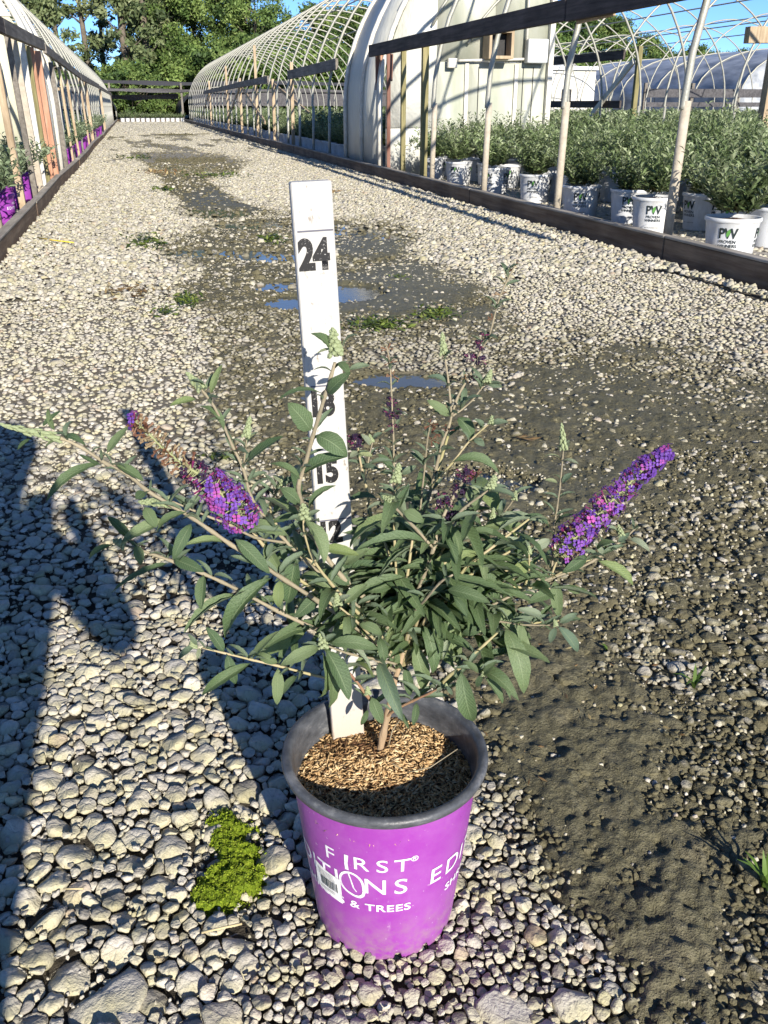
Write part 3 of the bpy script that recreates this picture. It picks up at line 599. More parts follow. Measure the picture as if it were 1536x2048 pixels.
for z, hh in ((1.35, .3), (.95, .16)):
    MB().box((0, 0, z), (14, .06, hh)).build('board', M['shade'], fb)
for x in range(-7, 8, 2): MB().box((x, .08, .85), (.12, .1, 1.7)).build('post', M['board_grey'], fb)

# ================================================================= trees
def leafmat(name, stops, trans=.25, rough=.55):
    m = mat(name, (.05, .1, .03), rough, .25); q = N(m); c = q.ramp(q.attr('var'), stops); c = q.mix(1., c, q.ramp(q.rand(), [(0, .8), (1, 1.2)]), 'MULTIPLY'); q.col(c)
    t = q.n('BsdfTranslucent'); q.l(c, t.inputs[0]); mx = q.n('MixShader'); mx.inputs[0].default_value = trans
    out = q.t.nodes['Material Output']; q.l(q.b.outputs[0], mx.inputs[1]); q.l(t.outputs[0], mx.inputs[2]); q.l(mx.outputs[0], out.inputs[0]); return m
M['tree_leaf'] = leafmat('tree leaves', [(0, (.045, .085, .028)), (.5, (.12, .19, .05)), (1, (.25, .33, .10))])
M['tree_leaf2'] = leafmat('olive tree leaves', [(0, (.06, .09, .04)), (.5, (.15, .19, .08)), (1, (.28, .31, .16))])
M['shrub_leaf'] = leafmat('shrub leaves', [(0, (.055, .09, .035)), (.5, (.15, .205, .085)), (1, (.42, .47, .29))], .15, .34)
M['silver_leaf'] = leafmat('grey green shrub leaves', [(0, (.08, .115, .06)), (.5, (.17, .22, .12)), (1, (.33, .38, .25))], .15)
M['bark'] = noisy('tree bark', (.09, .075, .06), (.2, .17, .13), 6, .9)
def leafcloud(C, sz, rs, spread_n=1.):
    n = len(C); d = rs.normal(size=(n, 3)); d /= np.linalg.norm(d, axis=1)[:, None]; u = np.cross(d, rs.normal(size=(n, 3))); u /= np.linalg.norm(u, axis=1)[:, None]
    s = sz[:, None]; a = C-d*s; b = C+u*s*.45; c = C+d*s; e = C-u*s*.45; V = np.stack([a, b, c, e], 1).reshape(-1, 3); return V, np.arange(4*n).reshape(n, 4)
def tree_meshes(seed, Ht, cr, z0, nl, ncl, lsz, shape):
    rs = np.random.default_rng(seed); mb = MB(); r0 = .012*Ht+.06
    pts = [Vector((math.sin(i*.8+seed)*.02*i*Ht/8, math.cos(i*.9+seed)*.02*i*Ht/8, Ht*.94*i/8)) for i in range(9)]
    mb.tube(pts, [r0*(1-.85*i/8) for i in range(9)], 7); Cs = []; Ss = []
    for k in range(ncl):
        t = rs.uniform(0, 1)**.85; z = z0+(Ht-z0)*t; pr = {'tall': (1-t)**.5*(.55+.45*math.sin(t*9+seed)), 'round': math.sqrt(max(.03, 1-(2*t-.9)**2/1.25))}[shape]
        a = rs.uniform(0, 6.28); rr = cr*pr*rs.uniform(.25, 1.0); j = min(7, int(t*8*.9)); p = pts[j].lerp(pts[j+1], .5); e = Vector((p.x+rr*math.cos(a), p.y+rr*math.sin(a), z))
        if rr > .5: st = Vector((p.x, p.y, max(z0*.6, z-rr*.7))); mb.tube([st, st.lerp(e, .55)+Vector((0, 0, -.06*rr)), e], [.03+.02*rr/cr*r0/.1, .03, .012], 5, cap=False)
        Cs.append(e); Ss.append(rs.uniform(.5, 1.15)*cr*.30)
    Cs = np.array(Cs); Ss = np.array(Ss); w_ = Ss**2; idx = rs.choice(ncl, nl, p=w_/w_.sum()); g = rs.normal(size=(nl, 3))*np.array([1, 1, .7])*.52
    g *= .8; P = Cs[idx]+g*Ss[idx][:, None]; V, F = leafcloud(P, lsz*rs.uniform(.6, 1.4, nl), rs); var = np.clip(.5+.2*rs.normal(size=ncl)[idx]+.18*rs.normal(size=nl), 0, 1)
    return mb, V, F, np.repeat(var, 4)
TREES = []
for i, (Ht, cr, z0, nl, ncl, sh, mt) in enumerate([(19, 2.3, 3.0, 4200, 60, 'tall', 'tree_leaf2'), (21, 2.9, 3.5, 5200, 75, 'tall', 'tree_leaf2'), (14, 4.2, 1.5, 13000, 90, 'round', 'tree_leaf'), (10, 4.0, .6, 12000, 80, 'round', 'tree_leaf'), (14, 4.4, 2.5, 12000, 70, 'round', 'tree_leaf'), (5, 3.4, .0, 9000, 60, 'round', 'tree_leaf')]):
    mb, V, F, var = tree_meshes(31+i, Ht, cr, z0, int(nl*1.7), ncl, .17, sh); TREES.append((mb.mesh('trunk', M['bark']), npmesh('crown', V, [F], M[mt], attrs={'var': var})))
def tree(name, k, x, y, s, rz, label, group, z=0):
    t = empty(name, (x, y, z), rz, label=label, cat='tree', group=group); t.scale = (s, s, s); inst('trunk', TREES[k][0], t); inst('crown', TREES[k][1], t); return t
rt = random.Random(5)
tl = [(100, 78, 1), (128, 92, 0), (182, 84, 0), (216, 96, 1), (262, 80, 1), (300, 82, 1), (325, 90, 4), (352, 84, 4), (395, 90, 1), (440, 86, 4), (480, 94, 1), (515, 84, 4), (548, 92, 2), (40, 88, 1), (-40, 84, 0), (-120, 90, 4)]
TORD = [''] * 16
for r_i, i_ in enumerate(sorted(range(16), key=lambda q: tl[q][0])): TORD[i_] = ['leftmost ', 'second ', 'third ', 'fourth ', 'fifth ', 'sixth ', 'seventh ', 'eighth ', 'ninth ', 'tenth ', 'eleventh ', 'twelfth ', 'thirteenth ', 'fourteenth ', 'fifteenth ', 'last '][r_i]+'tree from the left, '
names = {0: 'slim_tree', 1: 'tall_tree', 4: 'broad_tree', 2: 'round_tree', 3: 'round_tree', 5: 'bush'}
for i, (px, Y, k) in enumerate(tl):
    x = AtY(px, 200, Y)[0]; tree(names[k], k, x, Y, rt.uniform(.85, 1.1)*(1.0 if px < 320 else .82 if px < 460 else .7 if px < 530 else .6), rt.uniform(0, 6), TORD[i]+{0: 'slim airy crown in the tall tree line', 1: 'tall and loose crowned, in the tree line', 4: 'broad and dense, in the tree line', 2: 'round topped, in the tree line'}[k], 'trees beyond the far end of the lane')
for i in range(20):
    px = 60+i*33+rt.uniform(-8, 8); Y = 76+rt.uniform(0, 7); x = AtY(px, 200, Y)[0]; tree('bush', 5, x, Y, rt.uniform(.8, 1.15)*(.66 if px < 330 else 1.1), rt.uniform(0, 6), 'dense leafy undergrowth bush below the tall tree line', 'undergrowth below the tree line')
for i in range(30):
    px = 620+i*33+rt.uniform(-9, 9); Y = 120+rt.uniform(0, 10); x = AtY(px, 200, Y)[0]; s = {0: .95, 1: .85, 2: 1.1}[i % 3]*rt.uniform(.85, 1.1); s *= 1.15 if px < 1250 else .85
    tree('round_tree', 3, x, Y, s, rt.uniform(0, 6), 'rounded dark tree on the low far tree line seen through the hoops', 'low far tree line on the right')
for i in range(26):
    px = 640+i*36+rt.uniform(-9, 9); Y = 112+rt.uniform(0, 6); x = AtY(px, 200, Y)[0]; tree('bush', 5, x, Y, rt.uniform(.9, 1.35), rt.uniform(0, 6), 'low dark bush at the foot of the far tree line', 'bushes of the low far tree line')

# ================================================================= potted shrubs in the beds
def pot_mesh(name, rt_, rb, h, mt, lip=.012):
    return MB().lathe([(rb*.6, .004), (rb, .0), (rb+.003, .01), (rb+(rt_-rb)*.5, h*.5), (rt_-.004, h-.03), (rt_-.002, h-.028), (rt_+lip*.4, h-.024), (rt_+lip*.5, h-.004), (rt_, h), (rt_-.008, h-.004), (rt_-.02, h-.05), (rt_*.5, h-.045), (.001, h-.04)], 28).mesh(name, mt)
m = mat('white nursery pot', (.74, .76, .77), .4, .4); q = N(m); q.col(q.mix(q.ramp(q.noise(q.co('Object', (1, 1, .5)), 11, 6, .7), [(.42, 0.), (.7, .6)]), (.66, .68, .70), (.42, .40, .35))); M['white_pot'] = m
M['purple_pot'] = noisy('purple nursery pot', (.25, .045, .31), (.31, .06, .38), 10, .45)
M['bark_mulch'] = noisy('bark mulch', (.09, .045, .022), (.25, .13, .07), 60, .9, bump=.01)
WP = pot_mesh('pot', .165, .135, .275, M['white_pot']); PP = pot_mesh('pot', .14, .12, .25, M['purple_pot'])
MU = MB().lathe([(.001, .262), (.08, .258), (.152, .245)], 24).mesh('mulch', M['bark_mulch']); MU2 = MB().lathe([(.001, .237), (.07, .233), (.128, .22)], 24).mesh('mulch', M['bark_mulch'])
def shrub(seed, ns, L, lean, lw, ll, zb, per=12, mt='shrub_leaf', narrow=.16):
    rs = np.random.default_rng(seed); P = []; D = []; S = []; var = []; mb = MB()
    for k in range(ns):
        a = rs.uniform(0, 6.28); t = lean*math.sqrt(rs.uniform(0, 1)); ln = L*rs.uniform(.7, 1.1); d = Vector((math.cos(a)*math.sin(t), math.sin(a)*math.sin(t), math.cos(t))); b = Vector((math.cos(a)*rs.uniform(0, .07), math.sin(a)*rs.uniform(0, .07), zb)); v0 = rs.uniform(.25, .7)
        if k % 2 == 0: mb.tube([b, b+d*ln], [.004, .002], 3, cap=False)
        for j in range(per):
            f = .12+.88*(j+.5)/per; c = b+d*ln*f+Vector((0, 0, -.06*f*f*math.sin(t))); az = a+j*1.57+rs.normal()*.3
            for s in (0, math.pi):
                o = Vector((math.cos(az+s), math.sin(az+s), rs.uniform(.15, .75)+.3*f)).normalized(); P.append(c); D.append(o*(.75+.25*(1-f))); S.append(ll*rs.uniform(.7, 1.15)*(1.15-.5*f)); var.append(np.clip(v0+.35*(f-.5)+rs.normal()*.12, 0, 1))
    P = np.array(P); D = np.array(D); D /= np.linalg.norm(D, axis=1)[:, None]; S = np.array(S)[:, None]; U = np.cross(D, np.array([0, 0, 1.])+rs.normal(size=D.shape)*.35); U /= np.linalg.norm(U, axis=1)[:, None]; Nn = np.cross(U, D)
    w_ = S*narrow; mid = P+D*S*.5+Nn*S*.09; V = np.stack([P, mid+U*w_+Nn*w_*.5, P+D*S, mid-U*w_+Nn*w_*.5, mid], 1).reshape(-1, 3); n = len(P); i5 = np.arange(n)[:, None]*5
    F = np.concatenate([i5+np.array([[0, 1, 4]]), i5+np.array([[1, 2, 4]]), i5+np.array([[2, 3, 4]]), i5+np.array([[3, 0, 4]])]); return V, F, np.repeat(var, 5), mb
SHR = []; LOW = []
for i in range(5):
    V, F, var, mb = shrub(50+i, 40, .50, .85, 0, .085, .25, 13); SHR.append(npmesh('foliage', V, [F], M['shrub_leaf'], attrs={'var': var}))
for i in range(3):
    V, F, var, mb = shrub(70+i, 20, .50, .8, 0, .15, .27, 6, narrow=.2); LOW.append((V, F, var))
SIL = []
for i in range(3):
    V, F, var, mb = shrub(60+i, 26, .42, .9, 0, .10, .22, 9, narrow=.19); SIL.append(npmesh('foliage', V, [F], M['silver_leaf'], attrs={'var': var}))
def text_mesh(txt, size, mt, bold=.0, xs=1., spacing=1., step=.004, align='CENTER'):
    cu = bpy.data.curves.new('lettering', 'FONT'); cu.body = txt; cu.size = size; cu.align_x = align; cu.align_y = 'CENTER'; cu.offset = bold; cu.space_character = spacing; cu.resolution_u = 4; cu.space_line = .95
    o = bpy.data.objects.new('lettering', cu); COL.objects.link(o); bpy.context.view_layer.update(); dg = bpy.context.evaluated_depsgraph_get()
    me = bpy.data.meshes.new_from_object(o.evaluated_get(dg)); bpy.data.objects.remove(o); bm = bmesh.new(); bm.from_mesh(me)
    for v in bm.verts: v.co.x *= xs
    x0, x1 = min(v.co.x for v in bm.verts), max(v.co.x for v in bm.verts); x = x0+step
    while x < x1: bmesh.ops.bisect_plane(bm, geom=bm.verts[:]+bm.edges[:]+bm.faces[:], plane_co=(x, 0, 0), plane_no=(1, 0, 0)); x += step
    bm.to_mesh(me); bm.free(); me.materials.clear(); me.materials.append(mt); me.name = 'lettering'; return me
def wrap(me, rad, z0, th0=0.):
    """bend flat lettering (x right, y up) round a pot; rad(z) gives the radius, th0 = angle from -Y"""
    for v in me.vertices:
        z = z0+v.co.y; r = rad(z)+.0007; t = th0+v.co.x/rad(z0); v.co = (r*math.sin(t), -r*math.cos(t), z)
    return me
M['ink'] = mat('dark print', (.02, .03, .03), .6); M['ink_green'] = mat('green print', (.10, .28, .06), .6)
M['print_white'] = noisy('white print', (.80, .78, .82), (.70, .66, .74), 30, .5)
radW = lambda z: .135+.003+(.165-.139)*z/.25
def join(name, meshes, mt):
    bm = bmesh.new()
    for me in meshes: bm.from_mesh(me)
    o = bpy.data.meshes.new(name); bm.to_mesh(o); bm.free(); o.materials.append(mt); return o
PW = join('lettering', [wrap(text_mesh('PW', .085, M['ink'], .002, .85), radW, .185, a) for a in (0, 1.57)]+[wrap(text_mesh('PROVEN\nWINNERS', .027, M['ink'], .0004), radW, .125, a) for a in (0, 1.57)]+[wrap(text_mesh('PROVEN WINNERS SHRUBS', .009, M['ink']), radW, .06, a) for a in (0, 1.57)], M['ink'])
lf = MB(); 
for a in (0, 1.57):
    P = [(.002+.011*math.sin(t*math.pi)*s+.012*(t-.5), .165+.05*t) for s, tt in ((1, 1), (-1, -1)) for t in ([i/8 for i in range(9)] if tt == 1 else [1-i/8 for i in range(1, 8)])]
    vs = [lf.bm.verts.new(((radW(z)+.0012)*math.sin(a+x/.155), -(radW(z)+.0012)*math.cos(a+x/.155), z)) for x, z in P]; lf.bm.faces.new(vs)
PWL = lf.mesh('leaf_mark', M['ink_green'])
rp = random.Random(11)
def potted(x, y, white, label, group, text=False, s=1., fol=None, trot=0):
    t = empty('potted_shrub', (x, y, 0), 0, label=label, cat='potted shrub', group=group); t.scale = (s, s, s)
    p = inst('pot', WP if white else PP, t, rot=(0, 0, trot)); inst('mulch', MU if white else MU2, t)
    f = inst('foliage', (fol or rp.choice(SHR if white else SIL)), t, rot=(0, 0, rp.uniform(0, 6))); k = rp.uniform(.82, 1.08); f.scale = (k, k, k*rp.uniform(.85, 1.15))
    if text: inst('lettering', PW if white else PURT, p)['kind'] = 'stuff'
    if text and white: inst('leaf_mark', PWL, p)
    return t
front = [(1465, 508, .28), (1322, 462, .27), (1258, 470, .1), (1163, 425, .26), (1062, 392, .26), (985, 378, .26), (925, 358, .26), (860, 352, .26), (815, 336, .2)]
ords = ['nearest', 'second', 'third', 'fourth', 'fifth', 'sixth', 'seventh', 'eighth', 'ninth']
fy = [5.22, 6.25, 6.85, 7.95, 9.15, 10.1, 10.95, 12.05, 12.95]; fx = [3.70, 3.68, 4.0, 3.72, 3.72, 3.74, 3.72, 3.7, 3.7]
RC = [(1467, 437), (1310, 396), (1262, 380), (1164, 373), (1072, 350), (991, 337), (918, 325), (868, 317), (808, 309)]
for i, (x, y) in enumerate([G(a, b, .262)[:2] for a, b in RC]):
    lab = ('white lettered pot with leafy green shrub, nearest of the front row at the right edge' if i == 0 else 'white potted shrub behind the kerb, %s in the front row counted from the right edge' % ords[i]) if i < 8 else 'white potted shrub in the front row closest to the end wall of the greenhouse'
    potted(x, y, True, lab, 'white potted shrubs in the front row', True, 1., trot=rp.uniform(-.95, -.45))
near_group = 'white potted shrubs set out in rows under the right hoop house'
for r_ in range(10):
    X = 4.27+r_*.53; Y = 4.6+.25*(r_ % 2)
    while Y < 12.95:
        if not (r_ == 0 and rp.random() < .25) and proj(X, Y, .4)[0] < 1750: potted(X+rp.uniform(-.06, .06), Y+rp.uniform(-.06, .06), True, 'leafy green shrub in a white pot among the packed rows behind the front row', near_group, r_ == 0, rp.uniform(.92, 1.06), trot=rp.uniform(-1.4, .2))
        Y += .52
Y = 15.9
while Y < 61: potted(3.72+rp.uniform(-.04, .04), Y, True, 'white potted shrub in the long row beside the kerb, beyond the covered bay', 'white potted shrubs along the kerb beyond the covered bay'); Y += .47 if Y < 30 else .6
for i in range(13): potted(-.55+i*.3, 62.3+rp.uniform(-.1, .1), True, 'small white potted plant in the row closing the far end of the lane', 'white pots across the far end of the lane', s=.8)
radP = lambda z: .12+.003+(.14-.124)*z/.23
PURT = join('lettering', [wrap(text_mesh('EDITIONS', .032, M['print_white'], .0004, 1.1, 1.3), radP, .14, a) for a in (0, 2.1, 4.2)]+[wrap(text_mesh('FIRST', .024, M['print_white'], .0003, 1.1, 1.3), radP, .175, a) for a in (0, 2.1, 4.2)], M['print_white'])
lf = [(-1.16, 5.75, 1), (-1.2, 6.75, 1), (-1.22, 7.55, 1), (-1.14, 8.3, 1)]
for i, (x, y, t) in enumerate(lf): potted(x, y, False, ['lettered purple pot with spindly shrub at the left edge, nearest of its row', 'purple potted shrub behind the left kerb, second from the left edge', 'purple potted shrub behind the left kerb, third from the left edge', 'purple potted shrub behind the left kerb, fourth from the left edge'][i], 'purple potted shrubs behind the left kerb', True, trot=[-.3, .8, .2, 1.4][i])
for r_ in range(3):
    Y = 9.2 if r_ == 0 else 5.9
    while Y < 40:
        if not 13 < Y < 15.6: potted(-1.22-.5*r_+rp.uniform(-.05, .05), Y+rp.uniform(-.08, .08), False, 'grey green shrub in a purple pot among the rows under the left hoop house', 'purple potted shrubs in rows under the left hoop house', False)
        Y += rp.uniform(.55, .75) if r_ < 2 else .8
def field(name, xs, ys, label, zoff=0, parent=None):
    Vs = []; Fs = []; vs = []; o = 0
    for x in xs:
        for y in ys:
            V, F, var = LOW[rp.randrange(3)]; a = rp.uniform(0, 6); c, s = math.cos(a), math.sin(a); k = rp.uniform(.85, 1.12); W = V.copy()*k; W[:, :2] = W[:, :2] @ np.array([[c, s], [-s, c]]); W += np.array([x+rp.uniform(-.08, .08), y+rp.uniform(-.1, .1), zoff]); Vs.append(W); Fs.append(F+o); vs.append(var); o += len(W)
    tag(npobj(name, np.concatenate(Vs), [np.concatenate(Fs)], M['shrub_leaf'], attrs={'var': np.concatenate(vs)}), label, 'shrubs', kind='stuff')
field('shrub_rows', np.arange(4.2, 9.4, .5), np.arange(15.9, 34, .55), 'dense rows of shrubs beyond the covered bay')
field('shrub_rows', np.arange(4.2, 9.4, .9), np.arange(34.3, 62, 1.0), 'far rows of shrubs along the lane')
field('shrub_rows', np.arange(10.4, 18, .6), np.arange(7.5, 24, .75), 'dense rows of shrubs under the second hoop house')
field('shrub_rows', np.arange(11, 30, 1.1), np.arange(24, 46, 1.5), 'far rows of shrubs on the right')

# ================================================================= the potted butterfly bush
PB = Vector((.205, .795, -.004)); D0 = .854
bush = empty('potted_butterfly_bush', PB, label='butterfly bush with two purple flower spikes in a purple lettered pot on gravel', cat='potted shrub')
V3 = lambda a: Vector((float(a[0]), float(a[1]), float(a[2])))
def BP(px, py, dd=0.): return V3(AtD(px, py, D0+dd))-PB
m = mat('purple pot sleeve', (.28, .05, .33), .38, .45); q = N(m); co = q.co('Object')
c = q.mix(q.ramp(q.noise(co, 14, 7, .75), [(.42, 0.), (.7, .7)]), (.285, .048, .335), (.34, .11, .38)); c = q.mix(q.ramp(q.noise(q.co('Object', (1, 1, .25)), 95, 6, .75), [(.66, 0.), (.8, .5)]), c, (.6, .45, .65))
zz = q.n('SeparateXYZ'); q.l(co, zz.inputs[0]); dirt = q.math('MULTIPLY', q.math('SUBTRACT', 1., q.math('MULTIPLY', zz.outputs[2], 11.), True), q.ramp(q.noise(co, 60, 6, .7), [(.4, 0.), (.62, 1.)])); c = q.mix(q.math('MULTIPLY', dirt, .6), c, (.30, .25, .18)); sp2 = q.ramp(q.noise(co, 170, 2), [(.7, 0.), (.74, .8)]); c = q.mix(sp2, c, (.5, .36, .5))
q.l(q.ramp(q.noise(co, 14, 7, .75), [(.4, .3), (.7, .55)]), q.b.inputs['Roughness']); q.col(c); q.bump(q.noise(co, 40, 3), .0006); M['sleeve'] = m
m = mat('black pot plastic', (.035, .037, .04), .42, .45); q = N(m); n_ = q.noise(q.co('Object', (1, 1, 2)), 26, 6, .7); q.col(q.ramp(n_, [(.35, (.035, .038, .044)), (.55, (.085, .09, .10)), (.75, (.25, .25, .25))])); q.bump(n_, .0012); M['rim'] = m  # pale end of the ramp paints highlights onto the black plastic
radB = lambda z: .083+max(z, 0)/.222*.0235
# sleeve with a notched lower edge
nn = 180; rs_ = random.Random(3); V = []; zs = [0, .012, .02, .05, .1, .15, .2, .230]; lowz = []
for k in range(nn):
    ph = (k % 12)/12; lowz.append((.0 if .2 < ph < .92 else .007+.006*rs_.random()) + .003*rs_.random()*(ph < .3))
for zi, z in enumerate(zs):
    for k in range(nn):
        a = 2*math.pi*k/nn; zz = max(z, lowz[k]) if zi < 2 else z; r = radB(zz)+(.0 if zi else -.001); V.append((r*math.cos(a), r*math.sin(a), zz))
Fq = [(j*nn+k, j*nn+(k+1) % nn, (j+1)*nn+(k+1) % nn, (j+1)*nn+k) for j in range(len(zs)-1) for k in range(nn)]
sleeve = npobj('pot', V, [np.array(Fq)], M['sleeve'], bush, smooth=True)
MB().lathe([(.001, .006), (.076, .006), (.0795, .02), (.1015, .205)], 64).build('pot_base', M['rim'], sleeve)
rimp = [(.088, .10), (.097, .165), (.1005, .210), (.1035, .226), (.1050, .2350), (.1085, .2395), (.1130, .2400), (.1165, .2378), (.1172, .2335), (.1160, .2298), (.1130, .2280), (.1090, .2272), (.1072, .2275)]
MB().lathe(rimp, 96).build('rim', M['rim'], sleeve)
# lettering
def letter(txt, size, z, th, bold=0, xs=1., sp=1.): return wrap(text_mesh(txt, size, M['print_white'], bold, xs, sp, .003), radB, z, R(th))
def stripm(quads):
    """flat print from polygons given as (theta deg, z)"""
    mb = MB()
    for P in quads:
        vs = [mb.bm.verts.new(((radB(z)+.0008)*math.sin(R(t)), -(radB(z)+.0008)*math.cos(R(t)), z)) for t, z in P]; mb.bm.faces.new(vs)
    return mb.mesh('leaf_mark', M['print_white'])
def logo(off):
    out = []
    for ch, th in (('F', -51), ('R', -29.5), ('S', -16), ('T', -3.5)): out.append((letter(ch, .0275, .1625, th+off, .0001, 1.15), ch))
    for ch, th in (('E', -96), ('D', -80), ('I', -68.5), ('T', -58), ('I', -47.5), ('N', -20.5), ('S', -4)): out.append((letter(ch, .034, .1285, th+off, .0002, 1.05), ch))
    out.append((letter('SHRUBS & TREES', .0158, .0935, -40.5+off, .0003, 1.15, 1.08), 'w')); out.append((letter('®', .011, .1705, 4+off, .0001), 'r'))
    # the I of FIRST runs on as the stalk of a leaf that stands for the O
    mb = []
    L = [(-38.3, .1725), (-37.3, .1725), (-38.3, .160), (-38.0, .148), (-40.6, .148), (-40.2, .160)]; mb.append([(t+off, z) for t, z in [(-39.8, .1725), (-37.0, .1725), (-37.9, .160), (-37.6, .149), (-40.0, .149), (-40.2, .160)]])
    cx_, cz_ = -36.6, .1285; o_, i_ = [], []
    for k in range(25):
        t = k/24*2*math.pi; rr = 1+.34*max(0, math.cos(t-math.radians(-52)))**6; X = 9.0*math.cos(t)*rr; Z = .0185*math.sin(t)*rr; o_.append((cx_+X+off, cz_+Z)); i_.append((cx_+X*.80+off, cz_+Z*.83))
    for k in range(24): mb.append([o_[k], o_[k+1], i_[k+1], i_[k]])
    mb.append([(-38.9+off, .146), (-37.8+off, .146), (-34.6+off, .122), (-32.8+off, .1165), (-33.6+off, .1162), (-35.8+off, .122)])
    return out, stripm(mb)
for off in (0, 117, -123):
    ls, lfm = logo(off)
    for me, ch in ls: inst('lettering', me, sleeve)
    inst('leaf_mark', lfm, sleeve)
# price sticker with bar code
M['sticker'] = noisy('paper sticker', (.82, .82, .80), (.74, .74, .72), 30, .5)
def patch(name, P, mt, d, parent):
    mb = MB(); n = 8; (t0, z0), (t1, z1), (t2, z2), (t3, z3) = P; ro = []
    for i in range(n+1):
        f = i/n; ta, za = t0+(t1-t0)*f, z0+(z1-z0)*f; tb, zb = t3+(t2-t3)*f, z3+(z2-z3)*f
        ro.append([mb.bm.verts.new(((radB(z)+d)*math.sin(R(t)), -(radB(z)+d)*math.cos(R(t)), z)) for t, z in ((ta, za), (tb, zb))])
    for i in range(n): mb.bm.faces.new((ro[i][0], ro[i+1][0], ro[i+1][1], ro[i][1]))
    return mb.build(name, mt, parent)
st = patch('sticker', [(-66.5, .133), (-44.5, .127), (-44.5, .0875), (-68.5, .094)], M['sticker'], .0014, sleeve)
t = -62.5; k = 0
while t < -48:
    w_ = rs_.choice([.25, .4, .7]); patch('bar', [(t, .117), (t+w_, .117), (t+w_, .103), (t, .103)], M['ink'], .0019, st); t += w_+rs_.choice([.3, .5, .6])
M['ink_grey'] = mat('grey print', (.3, .3, .3), .6)
for i, z in enumerate((.1265, .124, .1215, .119, .100, .0975)): patch('text_line', [(-64, z), (-64+rs_.uniform(8, 16), z), (-64+15, z-.0009), (-64, z-.0009)], M['ink_grey'], .0018, st)
# soil and rice hulls
M['soil'] = noisy('potting soil', (.05, .028, .014), (.16, .09, .04), 60, .95, bump=.006)
def soilz(x, y): return .201+.012*np.exp(-((x-.01)**2+(y-.04)**2)/.004)-.004*np.hypot(x, y)/.1+.006*(fbm(x+3, y+3, 22, 3)-.5)
gx, gy = np.meshgrid(np.linspace(-.104, .104, 60), np.linspace(-.104, .104, 60)); gx, gy = gx.ravel(), gy.ravel(); ii = np.arange(59)[:, None]*60+np.arange(59)[None]; Fq = np.stack([ii, ii+1, ii+61, ii+60], 2).reshape(-1, 4)
ok = np.hypot(gx, gy) < .1005; Fq = Fq[ok[Fq].all(1)]; npobj('soil', np.stack([gx, gy, soilz(gx, gy)], 1), [Fq], M['soil'], bush, smooth=True)
m = mat('rice hull mulch', (.5, .33, .15), .7, .25); q = N(m); q.col(q.ramp(q.attr('var'), [(0, (.12, .06, .03)), (.3, (.33, .20, .09)), (.65, (.56, .39, .20)), (1, (.72, .56, .34))])); M['hull'] = m
n = 5200; rr = .101*np.sqrt(rng.random(n)); aa = rng.uniform(0, 6.28, n); x = rr*np.cos(aa); y = rr*np.sin(aa); az = rng.uniform(0, 6.28, n); el = rng.normal(0, .28, n); d = np.stack([np.cos(az)*np.cos(el), np.sin(az)*np.cos(el), np.sin(el)], 1); L = rng.uniform(.0036, .0075, n)[:, None]; W = L*.23
u = np.cross(d, np.array([0, 0, 1.])); u /= np.linalg.norm(u, axis=1)[:, None]; v = np.cross(u, d); Cc = np.stack([x, y, soilz(x, y)+rng.uniform(.0, .0035, n)], 1)
V = np.stack([Cc-d*L, Cc+u*W, Cc+v*W*.8, Cc-u*W, Cc-v*W*.8, Cc+d*L], 1).reshape(-1, 3); i6 = np.arange(n)[:, None]*6
F = np.concatenate([i6+np.array([f]) for f in ((0, 1, 2), (0, 2, 3), (0, 3, 4), (0, 4, 1), (5, 2, 1), (5, 3, 2), (5, 4, 3), (5, 1, 4))])
tag(npobj('mulch', V, [F], M['hull'], bush, attrs={'var': np.repeat(np.clip(rng.normal(.55, .25, n)-.35*(fbm(x+1, y+1, 18, 5) > .58), 0, 1), 6)}), kind='stuff')

